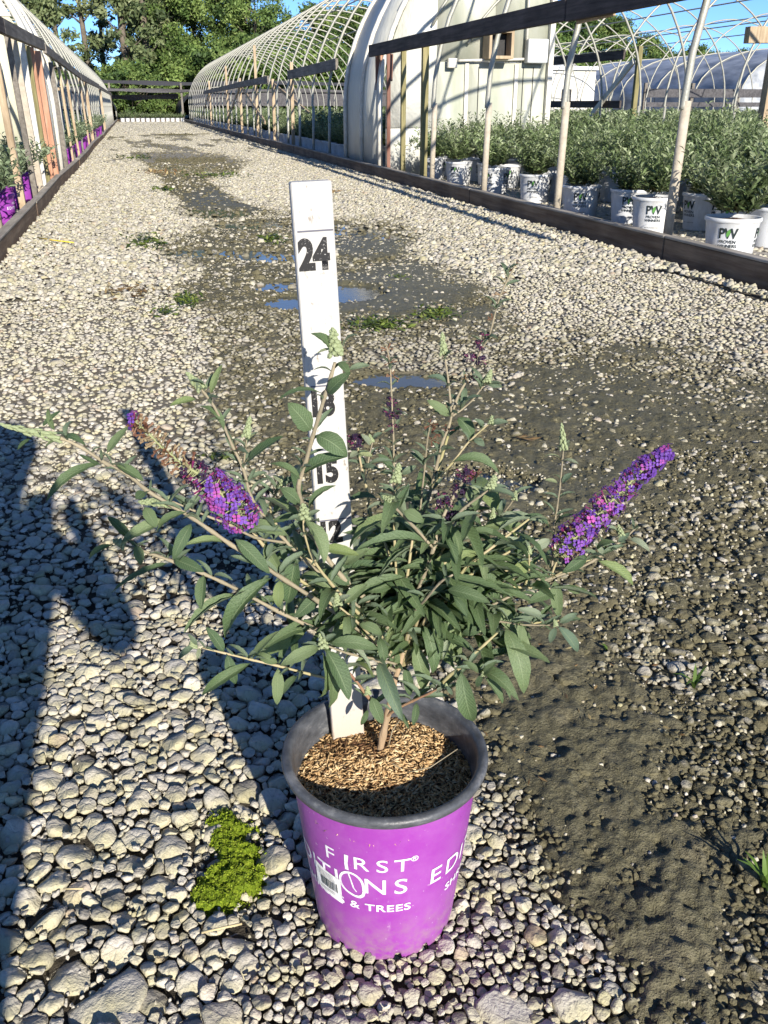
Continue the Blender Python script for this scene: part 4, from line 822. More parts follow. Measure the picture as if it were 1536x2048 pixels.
# stems: pixel polyline with depth behind (+) or before (-) the main stem
M['stem'] = noisy('green tan stem', (.30, .28, .13), (.42, .34, .22), 22, .6, bump=.0008); M['stem_old'] = noisy('woody stem', (.26, .18, .11), (.42, .31, .2), 30, .75, stretch=(1, 1, .3)); M['stem_red'] = noisy('reddish stem', (.26, .13, .09), (.34, .25, .13), 25, .6); M['stem_grey'] = noisy('grey mauve stem', (.20, .175, .12), (.34, .29, .20), 25, .65)
BR = [
 ('old', .0085, [(757, 1516, 0), (766, 1470, 0), (776, 1425, 0), (786, 1375, 0), (797, 1335, 0), (812, 1288, 0)]),
 ('grey', .0048, [(812, 1288, 0), (824, 1230, 0), (835, 1185, -.005), (850, 1145, -.01), (867, 1097, -.015), (880, 1050, -.01), (900, 1005, 0), (925, 965, .01)]),
 ('grey', .0032, [(867, 1097, -.015), (830, 1056, -.03), (790, 1015, -.045), (779, 1000, -.05)]),
 ('grey', .003, [(867, 1097, -.015), (900, 1050, -.01), (926, 1018, -.01), (958, 994, -.01), (980, 978, -.01)]),
 ('grey', .0045, [(812, 1288, .01), (822, 1180, .05), (832, 1090, .09), (842, 1040, .10), (858, 992, .10), (873, 933, .10), (885, 884, .10), (897, 855, .10), (903, 832, .10)]),
 ('plain', .0045, [(858, 992, .10), (866, 965, .105), (880, 925, .11), (896, 872, .115)]),
 ('grey', .0026, [(903, 832, .10), (900, 795, .10), (897, 765, .10), (892, 730, .10), (888, 705, .10)]),
 ('grey', .0028, [(903, 832, .10), (913, 800, .11), (925, 775, .12), (945, 742, .12), (962, 700, .13), (975, 680, .13), (985, 648, .13), (1000, 592, .13), (1030, 532, .13)]),
 ('grey', .0022, [(905, 832, .10), (925, 818, .11), (945, 800, .11), (962, 778, .11), (974, 764, .11)]),
 ('plain', .0024, [(860, 975, .08), (905, 925, .08), (932, 890, .08), (950, 872, .08), (967, 857, .08), (981, 845, .08)]),
 ('grey', .0026, [(815, 1280, .02), (800, 1150, .08), (792, 1050, .10), (788, 950, .12), (787, 880, .12), (785, 830, .12), (783, 790, .12), (780, 730, .12), (773, 692, .12)]),
 ('grey', .0026, [(815, 1260, .03), (828, 1120, .07), (838, 1040, .08), (845, 975, .08), (850, 930, .08), (855, 878, .08), (862, 845, .08)]),
 ('grey', .0052, [(806, 1305, 0), (770, 1245, 0), (728, 1195, -.01), (690, 1160, -.02), (640, 1095, -.03), (605, 1010, -.04), (597, 972, -.045), (609, 933, -.05), (624, 878, -.055), (638, 832, -.06), (650, 791, -.06), (662, 753, -.06), (670, 725, -.06)]),
 ('plain', .0034, [(808, 1290, .02), (780, 1200, .05), (755, 1100, .07), (742, 1030, .07), (732, 972, .07), (724, 939, .07), (718, 910, .07), (716, 896, .07)]),
 ('grey', .002, [(730, 965, .07), (738, 915, .07), (745, 885, .07)]),
 ('plain', .003, [(808, 1290, .0), (795, 1180, .0), (789, 1080, .0), (788, 1000, .0), (790, 965, .0)]),
 ('grey', .0036, [(806, 1305, 0), (740, 1235, -.01), (690, 1190, -.015), (620, 1130, -.02), (560, 1070, -.02), (505, 1000, -.02), (488, 942, -.02), (464, 890, -.02), (448, 853, -.02), (428, 813, -.02), (410, 788, -.02), (400, 775, -.02)]),
 ('grey', .002, [(490, 985, -.01), (486, 950, -.01), (489, 915, -.01), (493, 880, -.01)]),
 ('grey', .0046, [(800, 1325, 0), (720, 1260, -.02), (640, 1205, -.03), (570, 1160, -.04), (497, 1112, -.05), (460, 1088, -.055), (424, 1063, -.06), (383, 1035, -.065), (347, 1013, -.07), (291, 979, -.075), (258, 950, -.08), (214, 928, -.085), (161, 894, -.09), (120, 876, -.09), (80, 868, -.09)]),
 ('grey', .0028, [(570, 1085, -.03), (510, 1075, -.04), (460, 1050, -.05), (424, 1036, -.055), (385, 1020, -.055), (345, 1003, -.055)]),
 ('grey', .0042, [(795, 1345, 0), (700, 1290, -.02), (620, 1253, -.03), (557, 1223, -.04), (484, 1184, -.05), (444, 1164, -.055), (408, 1148, -.06), (343, 1122, -.06), (315, 1112, -.065), (274, 1098, -.07), (248, 1090, -.07)]),
 ('red', .0042, [(766, 1432, 0), (750, 1412, -.01), (733, 1390, -.015), (699, 1348, -.03), (665, 1335, -.045)]),
 ('plain', .003, [(700, 1350, -.03), (660, 1356, -.04), (622, 1349, -.05), (557, 1332, -.06), (505, 1320, -.065), (448, 1306, -.07), (405, 1296, -.07)]),
 ('plain', .0042, [(800, 1325, 0), (730, 1262, .0), (640, 1190, -.01), (575, 1140, -.02), (526, 1090, -.03), (505, 1062, -.03), (488, 1045, -.03)]),
 ('grey', .0036, [(808, 1295, 0), (860, 1268, .0), (905, 1245, .0), (938, 1236, .0), (988, 1209, .01), (1035, 1185, .015), (1075, 1167, .015), (1103, 1156, .015), (1140, 1143, .02), (1186, 1122, .02), (1245, 1080, .03), (1275, 1052, .03)]),
 ('plain', .0022, [(1103, 1156, .015), (1125, 1143, .01), (1150, 1130, .01), (1186, 1118, .02)]),
 ('plain', .0026, [(1103, 1156, .015), (1108, 1135, .015), (1122, 1105, .015)]),
 ('grey', .0024, [(1103, 1156, .02), (1106, 1100, .03), (1108, 1057, .04), (1114, 1015, .04), (1120, 972, .04), (1125, 920, .04), (1127, 890, .04)]),
 ('plain', .0024, [(1040, 1190, .015), (1052, 1165, .01), (1058, 1140, .01), (1058, 1105, .01)]),
 ('grey', .003, [(860, 1180, .03), (900, 1135, .03), (930, 1103, .03), (960, 1068, .03), (983, 1040, .03)]),
 ('grey', .002, [(900, 1130, .05), (950, 1085, .06), (990, 1045, .07), (1020, 1010, .07), (1030, 990, .07)]),
 ('red', .0034, [(770, 1436, 0), (790, 1420, -.01), (825, 1402, -.02), (860, 1386, -.03), (880, 1374, -.035)]),
 ('plain', .0038, [(872, 1380, -.03), (900, 1350, -.035), (920, 1335, -.04), (945, 1310, -.04), (970, 1288, -.04), (995, 1265, -.03)]),
 ('grey', .0022, [(938, 1236, .0), (1000, 1243, -.01), (1050, 1250, -.02), (1110, 1250, -.03)]),
 ('grey', .002, [(930, 1330, -.04), (950, 1340, -.05), (965, 1350, -.055)]),
 ('grey', .002, [(885, 1375, -.035), (893, 1378, -.04), (893, 1372, -.045)]),
 ('grey', .003, [(800, 1330, 0), (760, 1320, -.03), (700, 1308, -.06), (655, 1292, -.08)]),
 ('plain', .003, [(790, 1310, -.01), (750, 1280, -.03), (710, 1240, -.05), (680, 1215, -.06)]),
 ('plain', .0034, [(780, 1290, -.01), (720, 1230, -.03), (660, 1165, -.045), (625, 1115, -.055), (609, 1065, -.06), (607, 1038, -.06)]),
 ('plain', .003, [(700, 1200, .02), (620, 1120, .02), (560, 1060, .02), (540, 1015, .01), (552, 985, .01), (564, 960, .01)]),
 ('grey', .0022, [(958, 1250, -.0), (964, 1268, -.01), (966, 1262, -.012)]),
 ('grey', .003, [(820, 1230, 0), (850, 1200, -.04), (880, 1165, -.06), (905, 1150, -.07)]),
]
NODES = []
kinds = {'old': 'stem_old', 'grey': 'stem_grey', 'plain': 'stem', 'red': 'stem_red'}
for kd_, r0, P in BR:
    pts = [BP(*p) for p in P]; fine = []
    for i in range(len(pts)-1):
        for t in (0, .34, .67):
            a, b = pts[max(i-1, 0)], pts[min(i+2, len(pts)-1)]; p, q_ = pts[i], pts[i+1]
            fine.append(.5*((2*p)+(q_-a)*t+(2*a-5*p+4*q_-b)*t*t+(3*p-a-3*q_+b)*t**3))
    fine.append(pts[-1]); n = len(fine); rr = []
    for i in range(n): rr.append(r0*.52*(1-.42*i/n)*(1.28 if i % 3 == 0 and 0 < i < n-1 else 1.))
    MB().tube(fine, rr, 8).build('stem', M[kinds[kd_]], bush)
    for i in range(len(P)-1):
        for t in np.linspace(0, 1, 6): NODES.append((P[i][0]*(1-t)+P[i+1][0]*t, P[i][1]*(1-t)+P[i+1][1]*t, P[i][2]*(1-t)+P[i+1][2]*t))
NA = np.array(NODES)
def depth_at(px, py): d = np.hypot(NA[:, 0]-px, NA[:, 1]-py); return NA[np.argmin(d), 2]
# leaf material: midrib, side veins, pale underside
m = mat('bush leaf', (.05, .1, .045), .42, .45); q = N(m)
tc = q.n('UVMap'); sx = q.n('SeparateXYZ'); q.l(tc.outputs[0], sx.inputs[0]); u_, v_ = sx.outputs[0], sx.outputs[1]
au = q.math('ABSOLUTE', q.math('SUBTRACT', v_, .5)); rib = q.math('LESS_THAN', au, .022)
sv = q.math('FRACT', q.math('SUBTRACT', q.math('MULTIPLY', u_, 13.), q.math('MULTIPLY', au, 5.))); svl = q.math('GREATER_THAN', sv, .82)
n1 = q.noise(q.co('UV', (14, 5, 1)), 3, 4)
c = q.ramp(n1, [(.3, (.060, .098, .040)), (.7, (.142, .20, .088))]); c = q.mix(1., c, q.ramp(q.rand(), [(0, (.65, .75, .8)), (.5, (1.05, 1.05, 1.05)), (.85, (1.7, 1.5, 1.65)), (1, (2.2, 1.9, 1.5))]), 'MULTIPLY')
c = q.mix(q.math('MULTIPLY', svl, .55), c, (.20, .29, .15)); c = q.mix(q.math('MULTIPLY', rib, .7), c, (.26, .33, .18))
geo = q.n('NewGeometry'); c = q.mix(geo.outputs['Backfacing'], c, (.21, .26, .17)); q.col(c)
q.bump(q.math('ADD', q.math('MULTIPLY', q.math('ADD', svl, rib), -1.), n1), .0011, .9)
t = q.n('BsdfTranslucent'); q.l(q.mix(1., c, (1.1, 1.5, .5), 'MULTIPLY'), t.inputs[0]); mx = q.n('MixShader'); mx.inputs[0].default_value = .16; q.l(q.b.outputs[0], mx.inputs[1]); q.l(t.outputs[0], mx.inputs[2]); q.l(mx.outputs[0], q.t.nodes['Material Output'].inputs[0]); M['leaf'] = m
m2 = m.copy(); m2.name = 'young felted leaf'; M['leaf_young'] = m2
for nd in m2.node_tree.nodes:
    if nd.type == 'VALTORGB' and tuple(round(x, 3) for x in nd.color_ramp.elements[0].color[:3]) == (.06, .098, .04):
        nd.color_ramp.elements[0].color = (.13, .18, .11, 1); nd.color_ramp.elements[1].color = (.22, .27, .18, 1)
def leaf_mesh(c_, fold, seed, young=False):
    rs = np.random.default_rng(seed); ts = np.array([0, .035, .1, .18, .28, .38, .48, .58, .68, .78, .87, .94, 1.]); us = [-1, -.5, 0, .5, 1]; V = []; UV = []
    tw = rs.normal(0, .12); cur = rs.normal(0, .05)
    for i, t in enumerate(ts):
        w_ = .5*(2.02*(max(t-.03, 0)**.62)*((1-t)**.80))+.012 if t < 1 else 0; w_ *= 1+rs.normal(0, .035)
        for u in us:
            edge = .03*math.sin(t*37+seed)*(abs(u) > .9)
            z = 4*c_*t*(1-t)+fold*abs(u)*w_*.32+.010*math.sin(t*26+u*2+seed)*abs(u)-.35*c_*t*t
            V.append((t, u*w_*(1+edge)+cur*4*t*(1-t), z+tw*u*w_*t*.4)); UV.append((t, .5+.5*u))
    F = [(i*5+j, (i+1)*5+j, (i+1)*5+j+1, i*5+j+1) for i in range(len(ts)-1) for j in range(4)]
    return npmesh('leaf', V, [np.array(F)], M['leaf_young' if young else 'leaf'], smooth=True, uv=np.array(UV))
LV = [leaf_mesh(c_, f, 10*i+j) for i, c_ in enumerate((.05, .12, .19)) for j, f in enumerate((.35, .8))]; LY = [leaf_mesh(c_, .7, 200+i, True) for i, c_ in enumerate((.06, .12, .17))]
rl = random.Random(21); HD = Vector((sy_, cy_, 0)); LEAVES = 0
def put_leaf(a, b, wm, young=False, nrm=None, curve=None):
    global LEAVES
    ax = b-a; L = ax.length
    if L < .004: return
    X = ax.normalized(); n = nrm or (Vector((0, 0, 1))*rl.uniform(.45, .95)-HD*rl.uniform(.25, .8)+Vector((rl.uniform(-.3, .3), rl.uniform(-.3, .3), 0)))
    n = n-X*n.dot(X)
    if n.length < .05: n = X.orthogonal()
    n.normalize(); Y = n.cross(X)
    me = rl.choice(LY) if young else (LV[curve] if curve is not None else rl.choice(LV)); o = link(bpy.data.objects.new('leaf', me), bush)
    o.matrix_local = Matrix.Translation(a) @ Matrix((X*L, Y*wm, n*L)).transposed().to_4x4(); LEAVES += 1
def pxm(px, dd=0): return px/1800*(.854+.10+dd)*1.3
HL_ = """392 799 339 811 14|422 787 444 728 14|448 861 398 809 22|493 926 565 872 25|214 906 256 853 20|198 928 89 1000 22|232 930 287 962 20|129 874 170 888 14|85 853 121 821 10|109 861 95 817 11|61 878 34 900 8|117 878 89 896 7|202 930 157 908 8|289 1014 313 1055 24|289 983 272 998 22|372 1025 312 1062 20|330 1040 242 1084 26|383 1047 346 1120 24|348 1118 408 1143 26|339 1126 222 1184 20|272 1090 282 1130 20|262 1080 215 1032 20|225 1090 176 1118 14|444 1085 365 1090 16|386 1020 400 985 12|408 1150 402 1219 28|480 1190 365 1265 22|541 1156 444 1275 38|470 1078 540 1147 30|530 1090 560 1142 28|590 1114 574 1208 38|560 1160 556 1215 24|497 1044 576 1070 26|600 1028 542 1045 16|618 1018 670 970 18|611 1042 650 1126 34|600 1008 562 975 30|640 1098 718 1110 22|854 1086 712 1097 26|712 1092 655 1113 20|604 1150 682 1183 24|817 1199 716 1246 34|722 1234 658 1287 24|689 1207 734 1168 24|784 1166 736 1183 25|874 1158 826 1182 24|857 1168 917 1332 52|845 1250 868 1348 34|825 1285 847 1381 34|810 1334 820 1392 22|795 1300 794 1340 13|652 1299 699 1400 38|655 1305 661 1420 34|645 1305 640 1400 26|660 1287 757 1297 30|718 1248 765 1269 22|808 1269 767 1300 26|757 1275 767 1328 22|743 1394 765 1448 27|736 1419 722 1451 13|833 1405 826 1451 16|804 1426 818 1458 9|448 1304 412 1254 24|454 1308 472 1369 24|501 1326 401 1390 24|505 1316 556 1262 18|614 1261 511 1312 36|556 1326 515 1305 20|638 1295 560 1330 28|556 1336 554 1410 26|595 1351 562 1390 18|900 1050 920 1112 20|918 1070 1020 1080 18|965 1058 1045 1049 24|928 1105 955 1140 26|893 1150 950 1140 22|988 1207 967 1135 28|895 1180 980 1205 26|993 1210 1028 1262 34|1010 1255 1050 1388 42|1043 1248 1040 1305 22|922 1342 945 1447 42|969 1355 1006 1407 22|965 1350 953 1375 15|967 1348 993 1323 15|957 1346 926 1323 15|965 1270 987 1315 17|963 1258 924 1266 20|907 1194 936 1235 15|1110 1160 1118 1235 26|1102 1173 1060 1175 22|1112 1187 1056 1205 24|1133 1175 1160 1187 17|1196 1122 1268 1171 22|1173 1112 1125 1145 22|1193 1100 1229 1083 19|1098 1054 1046 1031 18|1108 1057 1154 1028 15|1055 1122 1026 1144 28|905 925 1001 945 27|915 835 946 878 26|899 832 854 800 20|609 947 693 912 27|632 871 695 912 38|622 861 576 806 40|644 787 558 795 20|656 787 700 745 26|662 703 624 665 26|677 724 699 748 20|785 941 755 908 22|600 958 541 925 16|754 998 693 1000 20|800 1015 818 972 15|790 1011 862 1000 30|808 1022 847 1043 26|940 975 950 1012 26|962 1057 922 1033 20|640 1190 590 1235 30|700 1170 640 1140 26|760 1180 715 1130 26|900 1240 1000 1225 26|870 1120 960 1105 22|700 1040 760 1065 24|690 1130 735 1100 22"""
HY_ = """1112 1255 1100 1286 15|1116 1253 1157 1304 22|1120 1246 1155 1226 15|1085 1232 1034 1218 18|1115 966 1089 960 13|1125 966 1144 946 13|1121 917 1089 912 8|1128 920 1157 927 7|1057 1099 1008 1087 18|1067 1097 1100 1079 20|1242 1070 1190 1058 13|1258 1077 1300 1102 13|893 765 854 753 13|897 832 864 824 9|967 855 948 838 11|981 851 1016 843 13|948 878 969 892 15|975 767 1005 773 11|964 763 944 748 11|697 740 740 730 11|687 695 714 668 13|663 699 634 707 9|804 949 833 931 13|787 947 759 945 11|775 1015 733 1018 15|976 986 1030 990 13|960 990 940 972 10|606 1035 575 1040 12|612 1035 640 1020 12|564 965 545 950 9|566 965 590 955 9|1000 1030 1040 1035 11|1058 1105 1050 1080 10|1055 1172 1035 1160 12|1058 1175 1085 1165 12|645 1295 600 1290 16|648 1285 640 1262 12|650 1285 672 1268 14|672 1205 655 1195 12|678 1205 700 1190 14|893 1372 905 1390 9|886 1374 872 1386 9|388 1292 356 1318 14|394 1290 376 1268 10|400 1296 395 1318 10|745 878 765 865 10|742 890 722 868 12|718 905 700 915 14|716 905 745 912 14|884 706 900 690 9|776 1005 760 985 12|790 940 772 930 9|1030 995 1012 985 9|1205 1110 1190 1085 12|1236 1085 1260 1065 12|1128 890 1140 880 6|500 880 510 868 7|404 780 392 762 9|545 1085 535 1115 14"""
for s, yg in ((HL_, 0), (HY_, 1)):
    for e in s.split('|'):
        x0, y0, x1, y1, w_ = map(float, e.split()); d = depth_at(x0, y0); Lp = math.hypot(x1-x0, y1-y0)/1700
        dt = rl.uniform(-.45, .1)*Lp if y1 > y0 else rl.uniform(-.3, .35)*Lp
        put_leaf(BP(x0, y0, d-.004), BP(x1, y1, d+dt-.006), pxm(w_, d), bool(yg))
# inner foliage, opposite pairs along the stems
cand = NA[(NA[:, 0] > 590) & ((NA[:, 0] < 620) | (NA[:, 0] > 730) | (NA[:, 1] > 1150)) & (NA[:, 0] < 1010) & (NA[:, 1] > 1000) & (NA[:, 1] < 1345)]
left = 300-LEAVES-0
for k in range(110):
    c_ = cand[rl.randrange(len(cand))]; a = BP(c_[0], c_[1], c_[2]+rl.uniform(-.0, .03)); L = rl.uniform(.035, .085)
    th = rl.uniform(0, 6.28); dr = Vector((math.cos(th), math.sin(th), rl.uniform(-.75, .45))).normalized(); b = a+dr*L
    if b.z < .26 and math.hypot(b.x, b.y) < .13: continue
    put_leaf(a, b, L*rl.uniform(.24, .34)*1., rl.random() < .15, nrm=Vector((rl.uniform(-.4, .4), rl.uniform(-.4, .4), 1)))
for c_ in NA[::7]:
    if LEAVES >= 298: break
    if c_[1] > 1330 or (c_[0] < 560 and rl.random() < .6) or c_[1] < 760: continue
    a = BP(*c_); L = rl.uniform(.014, .035); th = rl.uniform(0, 6.28); put_leaf(a, a+Vector((math.cos(th), math.sin(th), rl.uniform(-.2, .9))).normalized()*L, L*.28, True)
# back and side stems that fill the plant's depth, their leaves joined
rb = np.random.default_rng(9); Vb, Fb, Ub = [], [], []; ob = 0
def raw_leaf(a, b, wm, n):
    global ob
    X = np.array(b-a); L = np.linalg.norm(X); X = X/L; n = np.array(n)-X*np.dot(n, X); n /= np.linalg.norm(n); Y = np.cross(n, X); me = RAW[rb.integers(len(RAW))]
    Vb.append(np.array(a)+me[0][:, :1]*X*L+me[0][:, 1:2]*Y*wm+me[0][:, 2:]*n*L); Fb.append(me[1]+ob); Ub.append(me[2]); ob += len(me[0])
def raw(me):
    n = len(me.vertices); v = np.zeros(n*3, np.float32); me.vertices.foreach_get('co', v); f = np.zeros(len(me.loops), np.int32); me.loops.foreach_get('vertex_index', f); uvl = np.zeros(len(me.loops)*2, np.float32); me.uv_layers[0].data.foreach_get('uv', uvl); uu = np.zeros((n, 2), np.float32); uu[f] = uvl.reshape(-1, 2); return v.reshape(-1, 3), f.reshape(-1, 4), uu
RAW = [raw(x) for x in LV[:4]]
for k in range(50):
    st_ = BP(*[(812, 1288, 0), (797, 1335, 0), (824, 1230, 0)][k % 3]); ex = rb.uniform(560, 1120); ey = rb.uniform(980, 1270); ex = ex if not 600 < ex < 740 else ex+140; e = BP(ex, ey, rb.uniform(-.02, .20)); mid = st_.lerp(e, .5)+Vector((0, 0, .02)); MB().tube([st_, mid, e], [.0022, .0018, .0012], 5).build('stem', M['stem'], bush)
    for f in np.linspace(.3, 1, 6):
        c_ = st_.lerp(mid, f*2) if f < .5 else mid.lerp(e, f*2-1); az = rb.uniform(0, 6.28)
        for s in (0, math.pi):
            L = rb.uniform(.038, .092)*(1.15-.45*f); dv = Vector((math.cos(az+s), math.sin(az+s), rb.uniform(-.5, .5))).normalized(); raw_leaf(c_, c_+dv*L, L*.26, (rb.normal()*.3, rb.normal()*.3, 1))
tag(npobj('inner_leaves', np.concatenate(Vb), [np.concatenate(Fb)], M['leaf'], bush, smooth=True, uv=np.concatenate(Ub)), kind='stuff')
# small silvery leaves up the outer shoots, joined
Vb, Fb, Ub = [], [], []; ob = 0; RAW_ALL = RAW; RAW = [raw(x) for x in LY]
for kd_, r0, P in BR:
    if kd_ == 'old': continue
    for i in range(len(P)-1):
        seg = math.hypot(P[i+1][0]-P[i][0], P[i+1][1]-P[i][1]); nseg = max(1, int(seg/24))
        for j in range(nseg):
            f = (j+rb.random())/nseg; w_ = (i+f)/(len(P)-1)
            if rb.random() > .5+.5*w_: continue
            p = BP(*[P[i][q_]*(1-f)+P[i+1][q_]*f for q_ in range(3)]); az = rb.uniform(0, 6.28); L = rb.uniform(.012, .034)*(1.3-.5*w_)
            for s_ in (0, math.pi):
                dv = Vector((math.cos(az+s_), math.sin(az+s_), rb.uniform(.1, 1.1))).normalized(); raw_leaf(p, p+dv*L, L*.26, (rb.normal()*.3, rb.normal()*.3-.4, 1))
tag(npobj('young_leaves', np.concatenate(Vb), [np.concatenate(Fb)], M['leaf_young'], bush, smooth=True, uv=np.concatenate(Ub)), kind='stuff')
# bud spikes
m = mat('felted flower buds', (.42, .47, .27), .8, .2); q = N(m); q.col(q.ramp(q.noise(q.co('Object'), 300, 2), [(.35, (.17, .21, .10)), (.65, (.36, .41, .24))])); M['bud'] = m
def bud_mesh(n, seed, loose=0.):
    rs = np.random.default_rng(seed); mb = MB(); mb.tube([(0, 0, 0), (0, 0, .95)], [.10, .04], 6)
    for i in range(n):
        t = i/n; a = i*2.4; rr = (.15*(1-t)**.7+.03)*(1+rs.normal(0, .15)+loose*(i % 2)); z = t*.95+.03; s = .105*(1-.45*t)*rs.uniform(.8, 1.2)
        mt_ = Matrix.Translation((rr*math.cos(a), rr*math.sin(a), z)) @ Matrix.Rotation(a, 4, 'Z') @ Matrix.Rotation(.9, 4, 'Y') @ Matrix.Diagonal((s*1.25, s*1.25, s*.85, 1)); bmesh.ops.create_icosphere(mb.bm, subdivisions=1, radius=1, matrix=mt_)
    return mb.mesh('flower_bud', M['bud'])
BUD = [bud_mesh(34, 1), bud_mesh(26, 2, .3), bud_mesh(30, 3, .1)]
def bud(x0, y0, x1, y1, wpx, d=None, k=None):
    d = depth_at(x0, y0) if d is None else d; a, b = BP(x0, y0, d-.004), BP(x1, y1, d-.004); L = (b-a).length; Z = (b-a).normalized(); X = Z.orthogonal().normalized(); Y = Z.cross(X); w_ = pxm(wpx, d)/.5
    o = link(bpy.data.objects.new('flower_bud', BUD[k if k is not None else rl.randrange(3)]), bush); o['kind'] = 'stuff'; o.matrix_local = Matrix.Translation(a) @ Matrix((X*w_, Y*w_, Z*L)).transposed().to_4x4()
for e in """673 712 664 655 22|404 778 372 744 15|492 875 500 832 13|120 876 -5 848 14|343 1004 276 1004 18|250 1090 225 1080 16|608 1038 606 1005 19|565 972 564 950 10|782 1003 762 990 17|791 965 798 926 17|980 978 990 950 18|888 710 884 664 12|974 765 982 738 13|981 848 984 830 9|745 885 738 868 8|723 912 720 900 8|1127 900 1123 845 11|1058 1108 1057 1088 10|1053 1178 1055 1160 11|1112 1252 1108 1238 9|1243 1072 1236 1048 10|387 1296 383 1278 14|647 1296 640 1265 16|676 1210 672 1185 15|893 1376 892 1366 7|965 1352 966 1342 7|985 1038 987 1015 10|1028 1000 1032 980 9|964 1262 963 1246 8|736 1388 734 1372 12""".split('|'): bud(*map(float, e.split()))
# florets
def flor_mat(name, stops):
    m = mat(name, (.3, .1, .5), .55, .25); q = N(m); q.col(q.ramp(q.rand(), stops)); t = q.n('BsdfTranslucent'); q.l(q.b.inputs['Base Color'].links[0].from_socket, t.inputs[0]); mx = q.n('MixShader'); mx.inputs[0].default_value = .25; q.l(q.b.outputs[0], mx.inputs[1]); q.l(t.outputs[0], mx.inputs[2]); q.l(mx.outputs[0], q.t.nodes['Material Output'].inputs[0]); return m
M['petal'] = flor_mat('violet petals', [(0, (.09, .03, .24)), (.5, (.20, .085, .44)), (.8, (.27, .075, .36)), (1, (.50, .10, .38))])
M['petal_dark'] = mat('dark violet petals', (.022, .010, .033), .8); M['tube_mat'] = mat('maroon flower tube', (.16, .02, .09), .6); M['brown_fl'] = flor_mat('withered florets', [(0, (.14, .06, .04)), (.6, (.27, .15, .09)), (1, (.38, .33, .2))]); M['calyx'] = mat('green calyx', (.28, .30, .15), .7)
def floret(mt, open_=1., petals=True):
    me = bpy.data.meshes.new('floret'); bm = bmesh.new()
    ring = lambda r, z, n=5: [bm.verts.new((r*math.cos(2*math.pi*k/n), r*math.sin(2*math.pi*k/n), z)) for k in range(n)]
    a, b = ring(.0007, 0), ring(.0010, .0075)
    for k in range(5): f = bm.faces.new((a[k], a[(k+1) % 5], b[(k+1) % 5], b[k])); f.material_index = 1
    if petals:
        for p in range(4):
            t = p*math.pi/2; P = [(.0006, 0, .0076), (.0024, -.0019, .0083), (.0044, -.0016, .0080+.0004*open_), (.0050, 0, .0079), (.0044, .0016, .0080+.0004*open_), (.0024, .0019, .0083)]
            vs = [bm.verts.new((x*math.cos(t)-y*math.sin(t), x*math.sin(t)+y*math.cos(t), z)) for x, y, z in P]; bm.faces.new(vs)
    else:
        c = ring(.0019, .0100); 
        for k in range(5): bm.faces.new((b[k], b[(k+1) % 5], c[(k+1) % 5], c[k]))
    bm.to_mesh(me); bm.free(); me.materials.append(mt); me.materials.append(M['tube_mat'] if mt is not M['brown_fl'] else M['brown_fl']); return me
FL = floret(M['petal']); FB = floret(M['brown_fl'], petals=False); FD = floret(M['petal_dark'])
def spike(axis, spec, label):
    """axis: (px,py,dd) points; spec: (t0,t1,n,radius,mesh,scale)"""
    pts = [BP(*p) for p in axis]; s = MB().tube(pts, [.002*(1-.6*i/len(pts)) for i in range(len(pts))], 6).build('flower_spike', M['calyx'], bush); s['label'] = label
    def at(t): t = t*(len(pts)-1); i = min(int(t), len(pts)-2); return pts[i].lerp(pts[i+1], t-i), (pts[i+1]-pts[i]).normalized()
    for t0, t1, n, r0, r1, me, sc_ in spec:
        cal = MB()
        for i in range(n):
            f = (i+rl.random())/n; t = t0+(t1-t0)*f; c, ax = at(t); u = ax.orthogonal().normalized(); v = ax.cross(u); a = i*2.399+rl.uniform(-.3, .3)
            o_ = (u*math.cos(a)+v*math.sin(a)+ax*rl.uniform(-.1, .55)).normalized(); R_ = (r0+(r1-r0)*f)*rl.uniform(.72, 1.08); k = sc_*rl.uniform(.8, 1.15); base = c+o_*max(R_-.008*k, .001)
            cal.tube([c, base], [.0007, .0006], 4, cap=False)
            fl = link(bpy.data.objects.new('floret', me), s); zz = (o_+Vector((rl.uniform(-.35, .35), rl.uniform(-.35, .35), rl.uniform(-.25, .35)))).normalized(); xx = zz.orthogonal().normalized(); yy = zz.cross(xx)
            fl.matrix_local = Matrix.Translation(base) @ Matrix((xx*k, yy*k, zz*k)).transposed().to_4x4()
        c_ = cal.build('stalks', M['calyx'], s); c_['kind'] = 'stuff'
spike([(489, 1046, -.03), (470, 1020, -.045), (440, 985, -.05), (400, 950, -.05), (360, 925, -.045), (322, 893, -.04), (290, 860, -.035), (262, 836, -.03)],
      [(.03, .36, 130, .0215, .018, FL, .95), (.36, .52, 26, .015, .012, FD, .9), (.48, .97, 90, .014, .009, FB, .95), (.93, 1.0, 8, .010, .008, FL, .85)], 'fading flower spike, violet at its base and withered brown towards the tip')
spike([(1110, 1112, .015), (1150, 1075, .02), (1190, 1035, .025), (1235, 990, .03), (1280, 945, .03), (1310, 920, .03), (1338, 903, .03)],
      [(.0, .16, 32, .019, .019, FL, .8), (.0, .22, 24, .016, .018, FB, .8), (.12, .42, 72, .0185, .0175, FL, .92), (.42, .78, 78, .0165, .0125, FL, .9), (.78, 1.0, 44, .0115, .0055, FL, .85)], 'full violet flower spike reaching up to the right')
FR = raw_f = None
